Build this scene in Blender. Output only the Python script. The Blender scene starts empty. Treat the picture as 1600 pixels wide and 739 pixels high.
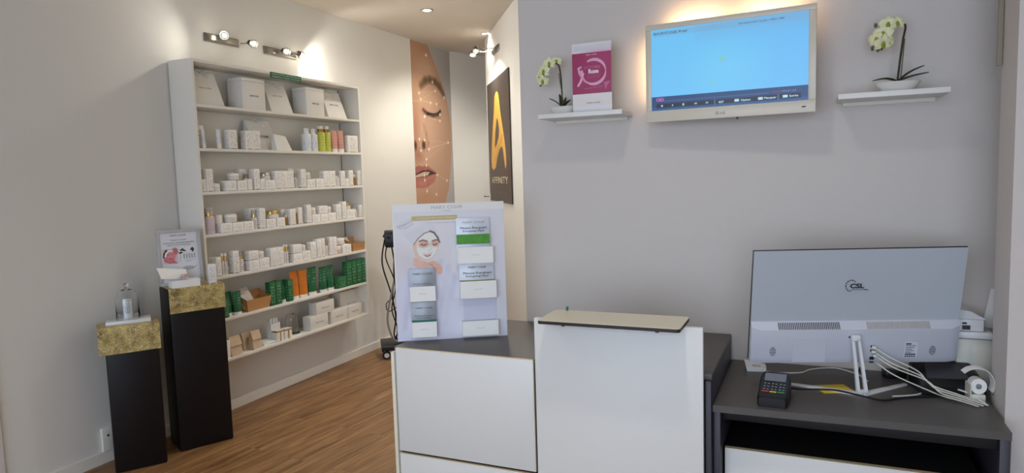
import bpy, bmesh, math, random
import numpy as np
from mathutils import Matrix, Vector
random.seed(7)
SC = bpy.context.scene
COL = SC.collection
PI = math.pi
def srgb(*c):
    c = [x/255.0 for x in c]
    return tuple((x/12.92 if x <= .04045 else ((x+.055)/1.055)**2.4) for x in c)

# ------------------------------------------------------------------ camera
YAW, PITCH, ROLL, CAM_H, F_PX = math.radians(24.0), math.radians(5.18), math.radians(-1.74), 1.5, 1061.46
def camera():
    cp, sp, c, s = math.cos(PITCH), math.sin(PITCH), math.cos(ROLL), math.sin(ROLL)
    rt, up, fw = np.array([1, 0, 0.]), np.array([0, sp, cp]), np.array([0, cp, -sp])
    r2, u2 = c*rt+s*up, -s*rt+c*up
    def room(d):
        a, b = math.cos(YAW), math.sin(YAW)
        return (a*d[0]-b*d[1], b*d[0]+a*d[1], d[2])
    r, u, f = room(r2), room(u2), room(fw)
    m = Matrix(((r[0], u[0], -f[0], 0), (r[1], u[1], -f[1], 0), (r[2], u[2], -f[2], CAM_H), (0, 0, 0, 1)))
    cd = bpy.data.cameras.new('camera'); co = bpy.data.objects.new('camera', cd); COL.objects.link(co)
    co.matrix_world = m
    cd.sensor_width = 36; cd.lens = 36*F_PX/1600; cd.clip_start = .05; cd.clip_end = 100
    SC.camera = co
camera()

# ------------------------------------------------------------------ light and exposure
SC.view_settings.view_transform = 'Standard'
SC.view_settings.look = 'None'
SC.view_settings.exposure = -0.06
SC.view_settings.gamma = 1.0
SC.view_settings.use_curve_mapping = False
W = bpy.data.worlds.new('world'); SC.world = W; W.use_nodes = True
W.node_tree.nodes['Background'].inputs[0].default_value = (.62, .76, 1.0, 1)
W.node_tree.nodes['Background'].inputs[1].default_value = 1.0
def area(name, loc, target, size, power, color, size_y=None, spread=180):
    l = bpy.data.lights.new(name, 'AREA'); o = bpy.data.objects.new(name, l); COL.objects.link(o)
    l.shape = 'RECTANGLE'; l.size = size; l.size_y = size_y or size; l.energy = power; l.color = color
    l.spread = math.radians(spread)
    o.location = loc; d = Vector(target)-Vector(loc); o.rotation_euler = d.to_track_quat('-Z', 'Y').to_euler()
    return o
def spot(name, loc, target, power, color, angle=100, blend=.6, radius=.04):
    l = bpy.data.lights.new(name, 'SPOT'); o = bpy.data.objects.new(name, l); COL.objects.link(o)
    l.energy = power; l.color = color; l.spot_size = math.radians(angle); l.spot_blend = blend; l.shadow_soft_size = radius
    o.location = loc; d = Vector(target)-Vector(loc); o.rotation_euler = d.to_track_quat('-Z', 'Y').to_euler()
    return o
def point(name, loc, power, color, radius=.02):
    l = bpy.data.lights.new(name, 'POINT'); o = bpy.data.objects.new(name, l); COL.objects.link(o)
    l.energy = power; l.color = color; l.shadow_soft_size = radius; o.location = loc
    return o
WARM = (1.0, .94, .84); NEUT = (1.0, .96, .90); COOL = (.72, .84, 1.0)
# daylight through the shop window behind the camera
area('shop_window_daylight', (-.6, -2.35, 1.5), (-1.3, 2.0, 1.1), 4.2, 108, COOL, 2.3)
# recessed ceiling lamps; the first two are in the photograph, the unseen others light the front room, most of them added, the last to brighten the far wall
DOWNLIGHTS = [(-2.81, 4.79, 22), (-2.80, 5.83, 34), (-1.95, 4.05, 78), (-.42, 1.50, 34), (-2.2, .9, 30), (.7, .2, 10), (-1.2, -.6, 18), (-2.45, 6.95, 70)]

# ------------------------------------------------------------------ materials
MATS = {}
def nodes_of(m):
    m.use_nodes = True
    return m.node_tree.nodes, m.node_tree.links, m.node_tree.nodes['Principled BSDF']
def mat(name, rgb, rough=.5, metal=0., var=.04, scale=30., bump=.0, spec=.5, trans=0., ior=1.45, emit=None, estr=0., alpha=1.):
    if name in MATS: return MATS[name]
    m = bpy.data.materials.new(name); MATS[name] = m
    n, l, b = nodes_of(m)
    c = srgb(*rgb)
    b.inputs['Roughness'].default_value = rough; b.inputs['Metallic'].default_value = metal
    b.inputs['Specular IOR Level'].default_value = spec
    b.inputs['IOR'].default_value = ior
    if trans: b.inputs['Transmission Weight'].default_value = trans
    tc = n.new('ShaderNodeTexCoord'); nz = n.new('ShaderNodeTexNoise'); nz.inputs['Scale'].default_value = scale
    nz.inputs['Detail'].default_value = 4
    l.new(tc.outputs['Object'], nz.inputs['Vector'])
    mx = n.new('ShaderNodeMix'); mx.data_type = 'RGBA'
    mx.inputs[6].default_value = (*[x*(1-var) for x in c], 1); mx.inputs[7].default_value = (*[min(1, x*(1+var)) for x in c], 1)
    l.new(nz.outputs['Fac'], mx.inputs[0]); l.new(mx.outputs[2], b.inputs['Base Color'])
    if bump:
        bp = n.new('ShaderNodeBump'); bp.inputs['Strength'].default_value = bump; bp.inputs['Distance'].default_value = .002
        l.new(nz.outputs['Fac'], bp.inputs['Height']); l.new(bp.outputs['Normal'], b.inputs['Normal'])
    if emit:
        b.inputs['Emission Color'].default_value = (*srgb(*emit), 1); b.inputs['Emission Strength'].default_value = estr
    return m
def mth(n, l, op, a, b=None, c=None):
    x = n.new('ShaderNodeMath'); x.operation = op
    for i, v in enumerate((a, b, c)):
        if v is None: continue
        if isinstance(v, (int, float)): x.inputs[i].default_value = v
        else: l.new(v, x.inputs[i])
    return x.outputs[0]
def carton_mat(name, base, ink, rows=9, foot=True, lo=.12, hi=.9, dens=.46, rough=.45, amount=.55):
    """printed carton: rows of small print on every upright face"""
    if name in MATS: return MATS[name]
    m = bpy.data.materials.new(name); MATS[name] = m
    n, l, b = nodes_of(m)
    tc = n.new('ShaderNodeTexCoord'); sp = n.new('ShaderNodeSeparateXYZ'); l.new(tc.outputs['Generated'], sp.inputs[0])
    u = mth(n, l, 'ADD', sp.outputs[0], sp.outputs[1]); z = sp.outputs[2]
    zr = mth(n, l, 'MULTIPLY', z, float(rows)); row = mth(n, l, 'FLOOR', zr)
    band = mth(n, l, 'LESS_THAN', mth(n, l, 'FRACT', zr), .48)
    oi = n.new('ShaderNodeObjectInfo')
    cx = n.new('ShaderNodeCombineXYZ')
    l.new(mth(n, l, 'MULTIPLY', u, 9.0), cx.inputs[0]); l.new(mth(n, l, 'MULTIPLY', row, 3.7), cx.inputs[1])
    l.new(mth(n, l, 'MULTIPLY', oi.outputs['Random'], 17.0), cx.inputs[2])
    nz = n.new('ShaderNodeTexNoise'); nz.inputs['Scale'].default_value = 1.0; nz.inputs['Detail'].default_value = 1.0
    l.new(cx.outputs[0], nz.inputs['Vector'])
    word = mth(n, l, 'GREATER_THAN', nz.outputs['Fac'], dens)
    geo = n.new('ShaderNodeNewGeometry'); sn = n.new('ShaderNodeSeparateXYZ'); l.new(geo.outputs['Normal'], sn.inputs[0])
    upright = mth(n, l, 'LESS_THAN', mth(n, l, 'ABSOLUTE', sn.outputs[2]), .5)
    fr = mth(n, l, 'FRACT', u)
    edge = mth(n, l, 'MULTIPLY', mth(n, l, 'GREATER_THAN', fr, .14), mth(n, l, 'LESS_THAN', fr, .86))
    zin = mth(n, l, 'MULTIPLY', mth(n, l, 'GREATER_THAN', z, lo), mth(n, l, 'LESS_THAN', z, hi))
    ink_f = mth(n, l, 'MULTIPLY', mth(n, l, 'MULTIPLY', band, word), mth(n, l, 'MULTIPLY', edge, zin))
    ink_f = mth(n, l, 'MULTIPLY', ink_f, amount)
    if foot:
        ft = mth(n, l, 'MULTIPLY', mth(n, l, 'LESS_THAN', z, .05), edge)
        ink_f = mth(n, l, 'MAXIMUM', ink_f, mth(n, l, 'MULTIPLY', ft, .75))
    ink_f = mth(n, l, 'MULTIPLY', ink_f, upright)
    mx = n.new('ShaderNodeMix'); mx.data_type = 'RGBA'
    mx.inputs[6].default_value = (*srgb(*base), 1); mx.inputs[7].default_value = (*srgb(*ink), 1)
    l.new(ink_f, mx.inputs[0]); l.new(mx.outputs[2], b.inputs['Base Color'])
    b.inputs['Roughness'].default_value = rough
    return m
def print_mat(name='print', rough=.4, emit=0.):
    key = name+str(rough)+str(emit)
    if key in MATS: return MATS[key]
    m = bpy.data.materials.new(key); MATS[key] = m
    n, l, b = nodes_of(m)
    a = n.new('ShaderNodeAttribute'); a.attribute_name = 'print'
    l.new(a.outputs['Color'], b.inputs['Base Color']); b.inputs['Roughness'].default_value = rough
    if emit:
        b.inputs['Base Color'].default_value = (0, 0, 0, 1); l.remove(b.inputs['Base Color'].links[0])
        l.new(a.outputs['Color'], b.inputs['Emission Color']); b.inputs['Emission Strength'].default_value = emit
    return m
def floor_mat():
    m = bpy.data.materials.new('oak_vinyl_floor'); n, l, b = nodes_of(m)
    tc = n.new('ShaderNodeTexCoord'); mp = n.new('ShaderNodeMapping'); mp.inputs['Rotation'].default_value = (0, 0, PI/2+.10)
    l.new(tc.outputs['Object'], mp.inputs[0])
    br = n.new('ShaderNodeTexBrick'); br.offset = .37; br.inputs['Scale'].default_value = 1.0
    br.inputs['Brick Width'].default_value = 1.25; br.inputs['Row Height'].default_value = .17; br.inputs['Mortar Size'].default_value = .0012
    br.inputs['Color1'].default_value = (0, 0, 0, 1); br.inputs['Color2'].default_value = (1, 1, 1, 1); br.inputs['Mortar'].default_value = (.35, .35, .35, 1)
    l.new(mp.outputs[0], br.inputs['Vector'])
    off = n.new('ShaderNodeMix'); off.data_type = 'VECTOR'
    mp2 = n.new('ShaderNodeMapping'); mp2.inputs['Scale'].default_value = (1.4, 17, 1); l.new(mp.outputs[0], mp2.inputs[0])
    va = n.new('ShaderNodeVectorMath'); va.operation = 'MULTIPLY_ADD'
    l.new(br.outputs['Color'], va.inputs[0]); va.inputs[1].default_value = (3.1, 5.3, 0); l.new(mp2.outputs[0], va.inputs[2])
    nz = n.new('ShaderNodeTexNoise'); nz.inputs['Scale'].default_value = 1.6; nz.inputs['Detail'].default_value = 8; nz.inputs['Roughness'].default_value = .62; nz.inputs['Distortion'].default_value = .6
    l.new(va.outputs[0], nz.inputs['Vector'])
    cr = n.new('ShaderNodeValToRGB'); e = cr.color_ramp.elements
    e[0].position = .28; e[0].color = (*srgb(98, 68, 40), 1); e[1].position = .74; e[1].color = (*srgb(180, 140, 94), 1)
    k = cr.color_ramp.elements.new(.5); k.color = (*srgb(146, 106, 66), 1)
    l.new(nz.outputs['Fac'], cr.inputs[0])
    mx = n.new('ShaderNodeMix'); mx.data_type = 'RGBA'; mx.blend_type = 'MULTIPLY'; mx.inputs[0].default_value = .6
    cr2 = n.new('ShaderNodeValToRGB'); cr2.color_ramp.elements[0].color = (.80, .80, .80, 1)
    l.new(br.outputs['Color'], cr2.inputs[0]); l.new(cr.outputs[0], mx.inputs[6]); l.new(cr2.outputs[0], mx.inputs[7])
    l.new(mx.outputs[2], b.inputs['Base Color']); b.inputs['Roughness'].default_value = .42
    bp = n.new('ShaderNodeBump'); bp.inputs['Strength'].default_value = .15; bp.inputs['Distance'].default_value = .002
    l.new(nz.outputs['Fac'], bp.inputs['Height']); l.new(bp.outputs[0], b.inputs['Normal'])
    return m
def gold_mat():
    m = bpy.data.materials.new('crinkled_gold_foil'); n, l, b = nodes_of(m)
    tc = n.new('ShaderNodeTexCoord')
    nz = n.new('ShaderNodeTexNoise'); nz.inputs['Scale'].default_value = 16; nz.inputs['Detail'].default_value = 6; nz.inputs['Distortion'].default_value = .5
    l.new(tc.outputs['Object'], nz.inputs['Vector'])
    cr = n.new('ShaderNodeValToRGB'); e = cr.color_ramp.elements
    e[0].position = .33; e[0].color = (*srgb(122, 98, 42), 1); e[1].position = .66; e[1].color = (*srgb(202, 178, 108), 1)
    l.new(nz.outputs['Fac'], cr.inputs[0])
    col = cr.outputs[0]; hs = None
    for sc, ds, wd in ((13, 1.6, .011), (19, 2.0, .012), (27, 1.4, .014), (16, 3.0, .010)):   # pale fibres criss-crossing the leaf
        n2 = n.new('ShaderNodeTexNoise'); n2.inputs['Scale'].default_value = sc; n2.inputs['Detail'].default_value = 1.5; n2.inputs['Distortion'].default_value = ds
        mpp = n.new('ShaderNodeMapping'); mpp.inputs['Location'].default_value = (sc, sc*2, ds); l.new(tc.outputs['Object'], mpp.inputs[0]); l.new(mpp.outputs[0], n2.inputs['Vector'])
        rdg = mth(n, l, 'LESS_THAN', mth(n, l, 'ABSOLUTE', mth(n, l, 'SUBTRACT', n2.outputs['Fac'], .5)), wd)
        fac = mth(n, l, 'MULTIPLY', rdg, .38)
        mx = n.new('ShaderNodeMix'); mx.data_type = 'RGBA'; l.new(fac, mx.inputs[0]); l.new(col, mx.inputs[6]); mx.inputs[7].default_value = (*srgb(238, 230, 186), 1)
        col = mx.outputs[2]; hs = nz
    l.new(col, b.inputs['Base Color']); b.inputs['Roughness'].default_value = .4; b.inputs['Metallic'].default_value = .25
    bp = n.new('ShaderNodeBump'); bp.inputs['Strength'].default_value = .4; bp.inputs['Distance'].default_value = .003
    l.new(hs.outputs['Fac'], bp.inputs['Height']); l.new(bp.outputs[0], b.inputs['Normal'])
    return m
WALL = mat('painted_wall', (210, 203, 198), .75, var=.015, scale=60, bump=.06)
WALLC = mat('painted_wall_corridor', (221, 219, 213), .75, var=.015, scale=60, bump=.06)
CEIL = mat('ceiling_paint', (205, 196, 184), .8, var=.015, scale=40, bump=.05)
WHITE = mat('white_laminate', (226, 225, 222), .38, var=.01)
WHITE2 = mat('white_shelf_board', (232, 228, 219), .45, var=.012)
CREAM = mat('cream_laminate', (232, 226, 208), .35, var=.02, scale=80)
DGREY = mat('anthracite_laminate', (86, 82, 79), .42, var=.10, scale=120, bump=.08)
DPURP = mat('anthracite_edge', (58, 55, 64), .45, var=.05)
BLACKCAV = mat('dark_recess_board', (16, 15, 17), .6, var=.05)
PAPER = mat('white_card', (243, 242, 239), .6, var=.01)
BLACKP = mat('black_plastic', (22, 22, 24), .35, var=.08)
DARKRUB = mat('black_rubber', (14, 14, 15), .55, var=.08)
WPLAS = mat('white_plastic', (225, 226, 228), .35, var=.01)
CPLAS = mat('cream_plastic', (214, 212, 200), .4, var=.02)
STEEL = mat('brushed_steel', (150, 145, 138), .32, 1., var=.12, scale=80)
CHROME = mat('chrome', (200, 200, 198), .12, 1., var=.05)
GOLDM = mat('gold_metal', (214, 184, 112), .3, 1., var=.08)
GLASS = mat('clear_glass', (250, 252, 252), .02, trans=1., ior=1.45, var=0)
GREYINK = mat('grey_ink', (92, 92, 96), .6, var=.02)
DARKINK = mat('dark_ink', (52, 56, 62), .6, var=.02)
GOLDINK = mat('gold_ink', (198, 178, 120), .45, var=.05)
SILVERINK = mat('warm_grey_ink', (186, 180, 168), .5, var=.03)
WHITEINK = mat('white_ink', (235, 232, 232), .5, var=.01)
PEDBLACK = mat('black_painted_board', (17, 12, 14), .45, var=.12, scale=8, spec=.35)

# ------------------------------------------------------------------ mesh helpers
class MB:
    def __init__(s): s.bm = bmesh.new()
    def box(s, c, size, rot=None, bev=0., seg=2):
        r = bmesh.ops.create_cube(s.bm, size=1.0); vs = r['verts']
        bmesh.ops.scale(s.bm, vec=size, verts=vs)
        if bev:
            es = list({e for v in vs for e in v.link_edges})
            rb = bmesh.ops.bevel(s.bm, geom=es, offset=bev, segments=seg, affect='EDGES', profile=.5)
            vs = list({v for f in rb['faces'] for v in f.verts} | {v for v in vs if v.is_valid})
        if rot is not None: bmesh.ops.rotate(s.bm, cent=(0, 0, 0), matrix=rot, verts=vs)
        bmesh.ops.translate(s.bm, vec=c, verts=vs)
        return s
    def bx(s, x0, x1, y0, y1, z0, z1, bev=0.):
        return s.box(((x0+x1)/2, (y0+y1)/2, (z0+z1)/2), (abs(x1-x0), abs(y1-y0), abs(z1-z0)), bev=bev)
    def hexa(s, pts):
        """8 corners: bottom four then top four, same order"""
        v = [s.bm.verts.new(p) for p in pts]
        for f in ((3, 2, 1, 0), (4, 5, 6, 7), (0, 1, 5, 4), (1, 2, 6, 5), (2, 3, 7, 6), (3, 0, 4, 7)): s.bm.faces.new([v[i] for i in f])
        return s
    def prism(s, poly, z0, z1, M=None):
        lo = [Vector((p[0], p[1], z0)) for p in poly]; hi = [Vector((p[0], p[1], z1)) for p in poly]
        if M: lo = [M @ p for p in lo]; hi = [M @ p for p in hi]
        a = [s.bm.verts.new(p) for p in lo]; b = [s.bm.verts.new(p) for p in hi]; n = len(a)
        s.bm.faces.new(a[::-1]); s.bm.faces.new(b)
        for i in range(n): s.bm.faces.new((a[i], a[(i+1) % n], b[(i+1) % n], b[i]))
        return s
    def rings(s, rings, cap=True):
        vr = [[s.bm.verts.new(p) for p in r] for r in rings]; n = len(vr[0])
        for a, b in zip(vr[:-1], vr[1:]):
            for i in range(n): s.bm.faces.new((a[i], a[(i+1) % n], b[(i+1) % n], b[i]))
        if cap: s.bm.faces.new(vr[0][::-1]); s.bm.faces.new(vr[-1])
        return s
    def lathe(s, prof, c=(0, 0, 0), n=24, M=None, cap=True, sx=1., sy=1.):
        rs = []
        for r, z in prof:
            rr = []
            for i in range(n):
                a = 2*PI*i/n; p = Vector((max(r, 1e-5)*math.cos(a)*sx, max(r, 1e-5)*math.sin(a)*sy, z))
                if M: p = M @ p
                rr.append(p+Vector(c))
            rs.append(rr)
        return s.rings(rs, cap)
    def tube(s, pts, r, n=8, r2=None):
        pts = [Vector(p) for p in pts]; rs = []; m = len(pts); up = None
        for i, p in enumerate(pts):
            t = (pts[min(i+1, m-1)]-pts[max(i-1, 0)]).normalized()
            if up is None: up = Vector((0, 0, 1)) if abs(t.z) < .9 else Vector((1, 0, 0))
            a = t.cross(up)
            if a.length < 1e-4: a = t.cross(Vector((1, 0, 0)))
            a.normalize(); b = a.cross(t).normalized(); up = b
            rr = r if r2 is None else r+(r2-r)*i/(m-1)
            rs.append([p+a*math.cos(2*PI*k/n)*rr+b*math.sin(2*PI*k/n)*rr for k in range(n)])
        return s.rings(rs)
    def ball(s, c, r, sc=(1, 1, 1), u=14, v=9, M=None):
        rs = []
        for j in range(v+1):
            th = PI*j/v; rr = max(math.sin(th), 1e-3)*r; z = -math.cos(th)*r; ring = []
            for i in range(u):
                a = 2*PI*i/u; p = Vector((rr*math.cos(a)*sc[0], rr*math.sin(a)*sc[1], z*sc[2]))
                if M: p = M @ p
                ring.append(p+Vector(c))
            rs.append(ring)
        return s.rings(rs)
    def quad(s, *p):
        s.bm.faces.new([s.bm.verts.new(q) for q in p]); return s
    def mesh(s, name, m, smooth=True):
        bmesh.ops.recalc_face_normals(s.bm, faces=s.bm.faces)
        me = bpy.data.meshes.new(name); s.bm.to_mesh(me); s.bm.free()
        if smooth:
            me.shade_smooth(); me.set_sharp_from_angle(angle=math.radians(35))
        me.materials.append(m); return me
    def build(s, name, m, parent=None, loc=(0, 0, 0), rot=(0, 0, 0), smooth=True):
        return link(name, s.mesh(name, m, smooth), parent, loc, rot)
def link(name, me, parent=None, loc=(0, 0, 0), rot=(0, 0, 0)):
    o = bpy.data.objects.new(name, me); COL.objects.link(o); o.location = loc; o.rotation_euler = rot
    if parent: o.parent = parent
    return o
def tag(o, label=None, cat=None, group=None, kind=None):
    if label: o['label'] = label
    if cat: o['category'] = cat
    if group: o['group'] = group
    if kind: o['kind'] = kind
    return o
def thing(name, label, cat, loc=(0, 0, 0), rz=0., group=None):
    o = bpy.data.objects.new(name, None); COL.objects.link(o); o.location = loc; o.rotation_euler = (0, 0, rz)
    o.empty_display_size = .05
    return tag(o, label, cat, group)
def struct(name, mb, m): return tag(mb.build(name, m, smooth=False), kind='structure')
def copy_tree(o, parent=None):
    c = o.copy(); COL.objects.link(c); c.parent = parent
    for ch in list(o.children): copy_tree(ch, c)
    return c
def smoothpath(pts, k=6):
    """Catmull-Rom through the points"""
    P = [Vector(p) for p in pts]; out = []
    for i in range(len(P)-1):
        a, b, c, d = P[max(i-1, 0)], P[i], P[i+1], P[min(i+2, len(P)-1)]
        for j in range(k):
            t = j/k
            out.append(.5*((2*b)+(-a+c)*t+(2*a-5*b+4*c-d)*t*t+(-a+3*b-3*c+d)*t**3))
    out.append(P[-1]); return out
# panel frames: u runs along the sheet, v up; normal = u x v
def frame(origin, u, v=(0, 0, 1)):
    u = Vector(u).normalized(); v = Vector(v).normalized(); n = u.cross(v)
    return Matrix(((u.x, v.x, n.x, origin[0]), (u.y, v.y, n.y, origin[1]), (u.z, v.z, n.z, origin[2]), (0, 0, 0, 1)))
def text(name, body, height, M, m, parent=None, width=None, align='LEFT', depth=.0003, bold=0.):
    """lettering as a thin mesh; height is the cap height; M places it (x right, y up); width squeezes it to fit"""
    cu = bpy.data.curves.new(name, 'FONT'); cu.body = body; cu.size = height/.72; cu.extrude = depth; cu.resolution_u = 2
    cu.offset = bold
    ob = bpy.data.objects.new(name, cu); me = bpy.data.meshes.new_from_object(ob); bpy.data.objects.remove(ob); bpy.data.curves.remove(cu)
    n = len(me.vertices)
    if n == 0: return None
    co = np.empty(n*3); me.vertices.foreach_get('co', co); co = co.reshape(-1, 3)
    x0, x1 = co[:, 0].min(), co[:, 0].max()
    s = width/(x1-x0) if width else 1.
    co[:, 0] = (co[:, 0]-x0)*s; w = (x1-x0)*s
    if align == 'CENTER': co[:, 0] -= w/2
    if align == 'RIGHT': co[:, 0] -= w
    co[:, 2] += depth
    h = np.c_[co, np.ones(n)] @ np.array(M).T
    me.vertices.foreach_set('co', h[:, :3].ravel()); me.update()
    me.materials.clear(); me.materials.append(m)
    return link(name, me, parent)
def print_sheet(name, w, h, res, fn, M, parent=None, rough=.4, emit=0.):
    """a printed sheet w x h: fn(U, V) in metres returns sRGB arrays 0..255"""
    nx, ny = max(2, int(w/res)+1), max(2, int(h/res)+1)
    U, V = np.meshgrid(np.linspace(0, w, nx), np.linspace(0, h, ny))
    rgb = fn(U, V).reshape(-1, 3)/255.0
    lin = np.where(rgb <= .04045, rgb/12.92, ((rgb+.055)/1.055)**2.4)
    P = np.c_[U.ravel(), V.ravel(), np.zeros(nx*ny), np.ones(nx*ny)] @ np.array(M).T
    idx = np.arange(nx*ny).reshape(ny, nx)
    q = np.stack([idx[:-1, :-1], idx[:-1, 1:], idx[1:, 1:], idx[1:, :-1]], -1).reshape(-1, 4)
    me = bpy.data.meshes.new(name)
    me.from_pydata([], [], []) if False else None
    me.vertices.add(nx*ny); me.vertices.foreach_set('co', P[:, :3].ravel())
    me.loops.add(q.size); me.loops.foreach_set('vertex_index', q.ravel().astype(np.int32))
    me.polygons.add(len(q)); me.polygons.foreach_set('loop_start', (np.arange(len(q))*4).astype(np.int32))
    me.update(calc_edges=True); me.validate()
    at = me.color_attributes.new('print', 'FLOAT_COLOR', 'POINT')
    at.data.foreach_set('color', np.c_[lin, np.ones(len(lin))].ravel())
    me.materials.append(print_mat('print', rough, emit))
    return link(name, me, parent)
# painting tools for the printed sheets
class Art:
    def __init__(s, U, V, base):
        s.U, s.V = U, V; s.c = np.zeros(U.shape+(3,)); s.c[:] = base
    def mix(s, a, col):
        a = np.clip(a, 0, 1)[..., None]; s.c = s.c*(1-a)+np.array(col, float)*a; return s
    def ell(s, x, y, rx, ry, col, soft=.15, op=1., rot=0.):
        dx, dy = s.U-x, s.V-y; c, t = math.cos(rot), math.sin(rot)
        d = np.sqrt(((dx*c+dy*t)/rx)**2+((-dx*t+dy*c)/ry)**2)
        return s.mix(op*np.clip((1+soft-d)/(2*soft), 0, 1), col)
    def rect(s, x0, x1, y0, y1, col, soft=1e-4, op=1.):
        a = np.clip(np.minimum(np.minimum(s.U-x0, x1-s.U), np.minimum(s.V-y0, y1-s.V))/soft+.5, 0, 1)
        return s.mix(a*op, col)
    def seg(s, p, q, r, col, r2=None, soft=.002, op=1.):
        r2 = r if r2 is None else r2
        px, py, qx, qy = *p, *q; dx, dy = qx-px, qy-py; L = dx*dx+dy*dy
        t = np.clip(((s.U-px)*dx+(s.V-py)*dy)/max(L, 1e-9), 0, 1)
        d = np.hypot(s.U-px-t*dx, s.V-py-t*dy)-(r+(r2-r)*t)
        return s.mix(op*np.clip(.5-d/soft, 0, 1), col)
    def line(s, pts, r, col, soft=.002, op=1.):
        for a, b in zip(pts[:-1], pts[1:]): s.seg(a, b, r, col, soft=soft, op=op)
        return s
    def poly(s, pts, col, op=1.):
        ins = np.zeros(s.U.shape, bool); n = len(pts)
        for i in range(n):
            x1, y1 = pts[i]; x2, y2 = pts[(i+1) % n]
            c = ((y1 > s.V) != (y2 > s.V)) & (s.U < (x2-x1)*(s.V-y1)/((y2-y1) or 1e-9)+x1)
            ins ^= c
        return s.mix(ins.astype(float)*op, col)

# ------------------------------------------------------------------ the room
XW, YB, HC = -3.53, 2.71, 2.82        # left wall plane, back wall plane, ceiling height
fl = MB(); fl.bx(-3.7, 2.2, -2.6, 8.2, -.1, 0); tag(fl.build('floor', floor_mat(), smooth=False), kind='structure')
struct('ceiling', MB().bx(-3.7, 2.2, -2.6, 8.2, HC, HC+.12), CEIL)
struct('wall_left', MB().bx(XW-.15, XW, -2.6, 6.44, 0, HC), WALLC)
struct('wall_back', MB().bx(-1.147, 2.2, YB, YB+.14, 0, HC), WALL)
struct('wall_return', MB().bx(-1.147, -1.03, YB+.14, 3.42, 0, HC), WALL)
# slanting corridor wall that carries the black poster
d = Vector((.569, -.822, 0)).normalized(); nrm = Vector((-.822, -.569, 0)).normalized()
A0 = Vector((-2.944, 6.097, 0)); A1 = A0+d*3.20
def slab(p, q, off, z0, z1): return MB().prism([(p.x, p.y), (q.x, q.y), (q.x+off.x, q.y+off.y), (p.x+off.x, p.y+off.y)], z0, z1)
struct('wall_corridor', slab(A0, A1, -nrm*.12, 0, HC), WALLC)
F0 = Vector((XW, 6.44, 0)); F1 = Vector((-3.17, 7.45, 0)); F2 = Vector((-1.9, 7.6, 0))
struct('wall_far', MB().prism([(F0.x, F0.y), (F1.x, F1.y), (F2.x, F2.y), (F2.x, F2.y+.15), (F1.x-.1, F1.y+.15), (F0.x-.15, F0.y)], 0, HC), WALLC)
struct('wall_far_end', MB().bx(-1.9, -1.8, 5.0, 7.75, 0, HC), WALLC)
struct('wall_right', MB().bx(2.05, 2.2, -2.6, YB, 0, HC), WALL)
# the shop front behind the camera: sill, two side piers, lintel and glass
struct('wall_front', MB().bx(-3.7, 2.2, -2.6, -2.5, 0, .25).bx(-3.7, 2.2, -2.6, -2.5, 2.65, HC).bx(-3.7, -3.2, -2.6, -2.5, .25, 2.65).bx(1.6, 2.2, -2.6, -2.5, .25, 2.65), WALL)
struct('window_1', MB().bx(-3.2, -.84, -2.56, -2.55, .25, 2.65).bx(-.78, 1.6, -2.56, -2.55, .25, 2.65), GLASS)
# pier at the right end of the desk
struct('wall_pier', MB().bx(.512, 2.05, 2.315, 2.49, 0, HC), WALL)
struct('trim_1', MB().bx(.497, .511, 2.478, 2.487, 1.78, HC, bev=.002), mat('grey_green_trim', (150, 142, 124), .6))
struct('trim_2', MB().bx(XW, XW+.016, .9, 1.868, 0, 2.1), WALL)
struct('baseboard_left', MB().bx(XW, XW+.014, 1.87, 6.44, 0, .068, bev=.003), WHITE2)
struct('baseboard_corridor', slab(A0, A1, nrm*.014, 0, .068), WHITE2)
# ------------------------------------------------------------------ wall shelving
SY0, SY1, SX = 2.95, 4.56, -3.33
SZ = {1: 1.975, 2: 1.715, 3: 1.453, 4: 1.196, 5: .931, 6: .665, 7: .408}
sh = thing('wall_shelf_unit', 'tall white wall-mounted shelf unit filled with cosmetics on the left wall', 'shelf', (0, 0, 0))
MB().bx(XW+.008, SX, SY0, SY0+.016, .39, 2.238, bev=.001).build('side_panel', WHITE2, sh)
MB().bx(XW+.008, SX, SY1-.016, SY1, .39, 2.238, bev=.001).build('side_panel', WHITE2, sh)
MB().bx(XW+.001, SX, SY0+.016, SY1-.016, 2.220, 2.238, bev=.001).build('top_board', WHITE2, sh)
MB().bx(XW+.001, XW+.006, SY0+.016, SY1-.026, .40, 2.22).build('back_panel', WHITE2, sh)
MB().bx(XW+.001, XW+.0055, SY1-.0258, SY1-.0162, .40, 2.22).build('back_gap_shade', mat('dark_gap_shade', (30, 28, 27), .8), sh)  # dark strip standing in for the shade inside the back panel gap
for k, z in SZ.items():
    MB().bx(XW+.006, SX-.0005, SY0+.016, SY1-.016, z-.018, z, bev=.001).build('shelf_board', WHITE2, sh)
# green sign on the top edge
sg = thing('shelf_sign', 'small green sign strip with two lines of white lettering on the shelf top edge', 'sign', (SX+.002, 3.58, 2.196))
MB().bx(0, .004, 0, .30, 0, .040).build('sign_plate', mat('sign_green', (24, 92, 58), .5), sg)
Mg = frame((.0045, .012, .022), (0, 1, 0))
text('lettering', 'SOINS PHYTO-AROMATIQUES', .011, Mg, mat('pale_green_ink', (190, 214, 196), .6), sg, .275)
text('lettering', 'AROMATIC PLANT SKINCARE', .010, frame((.0045, .012, .006), (0, 1, 0)), MATS['pale_green_ink'], sg, .275)

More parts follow.
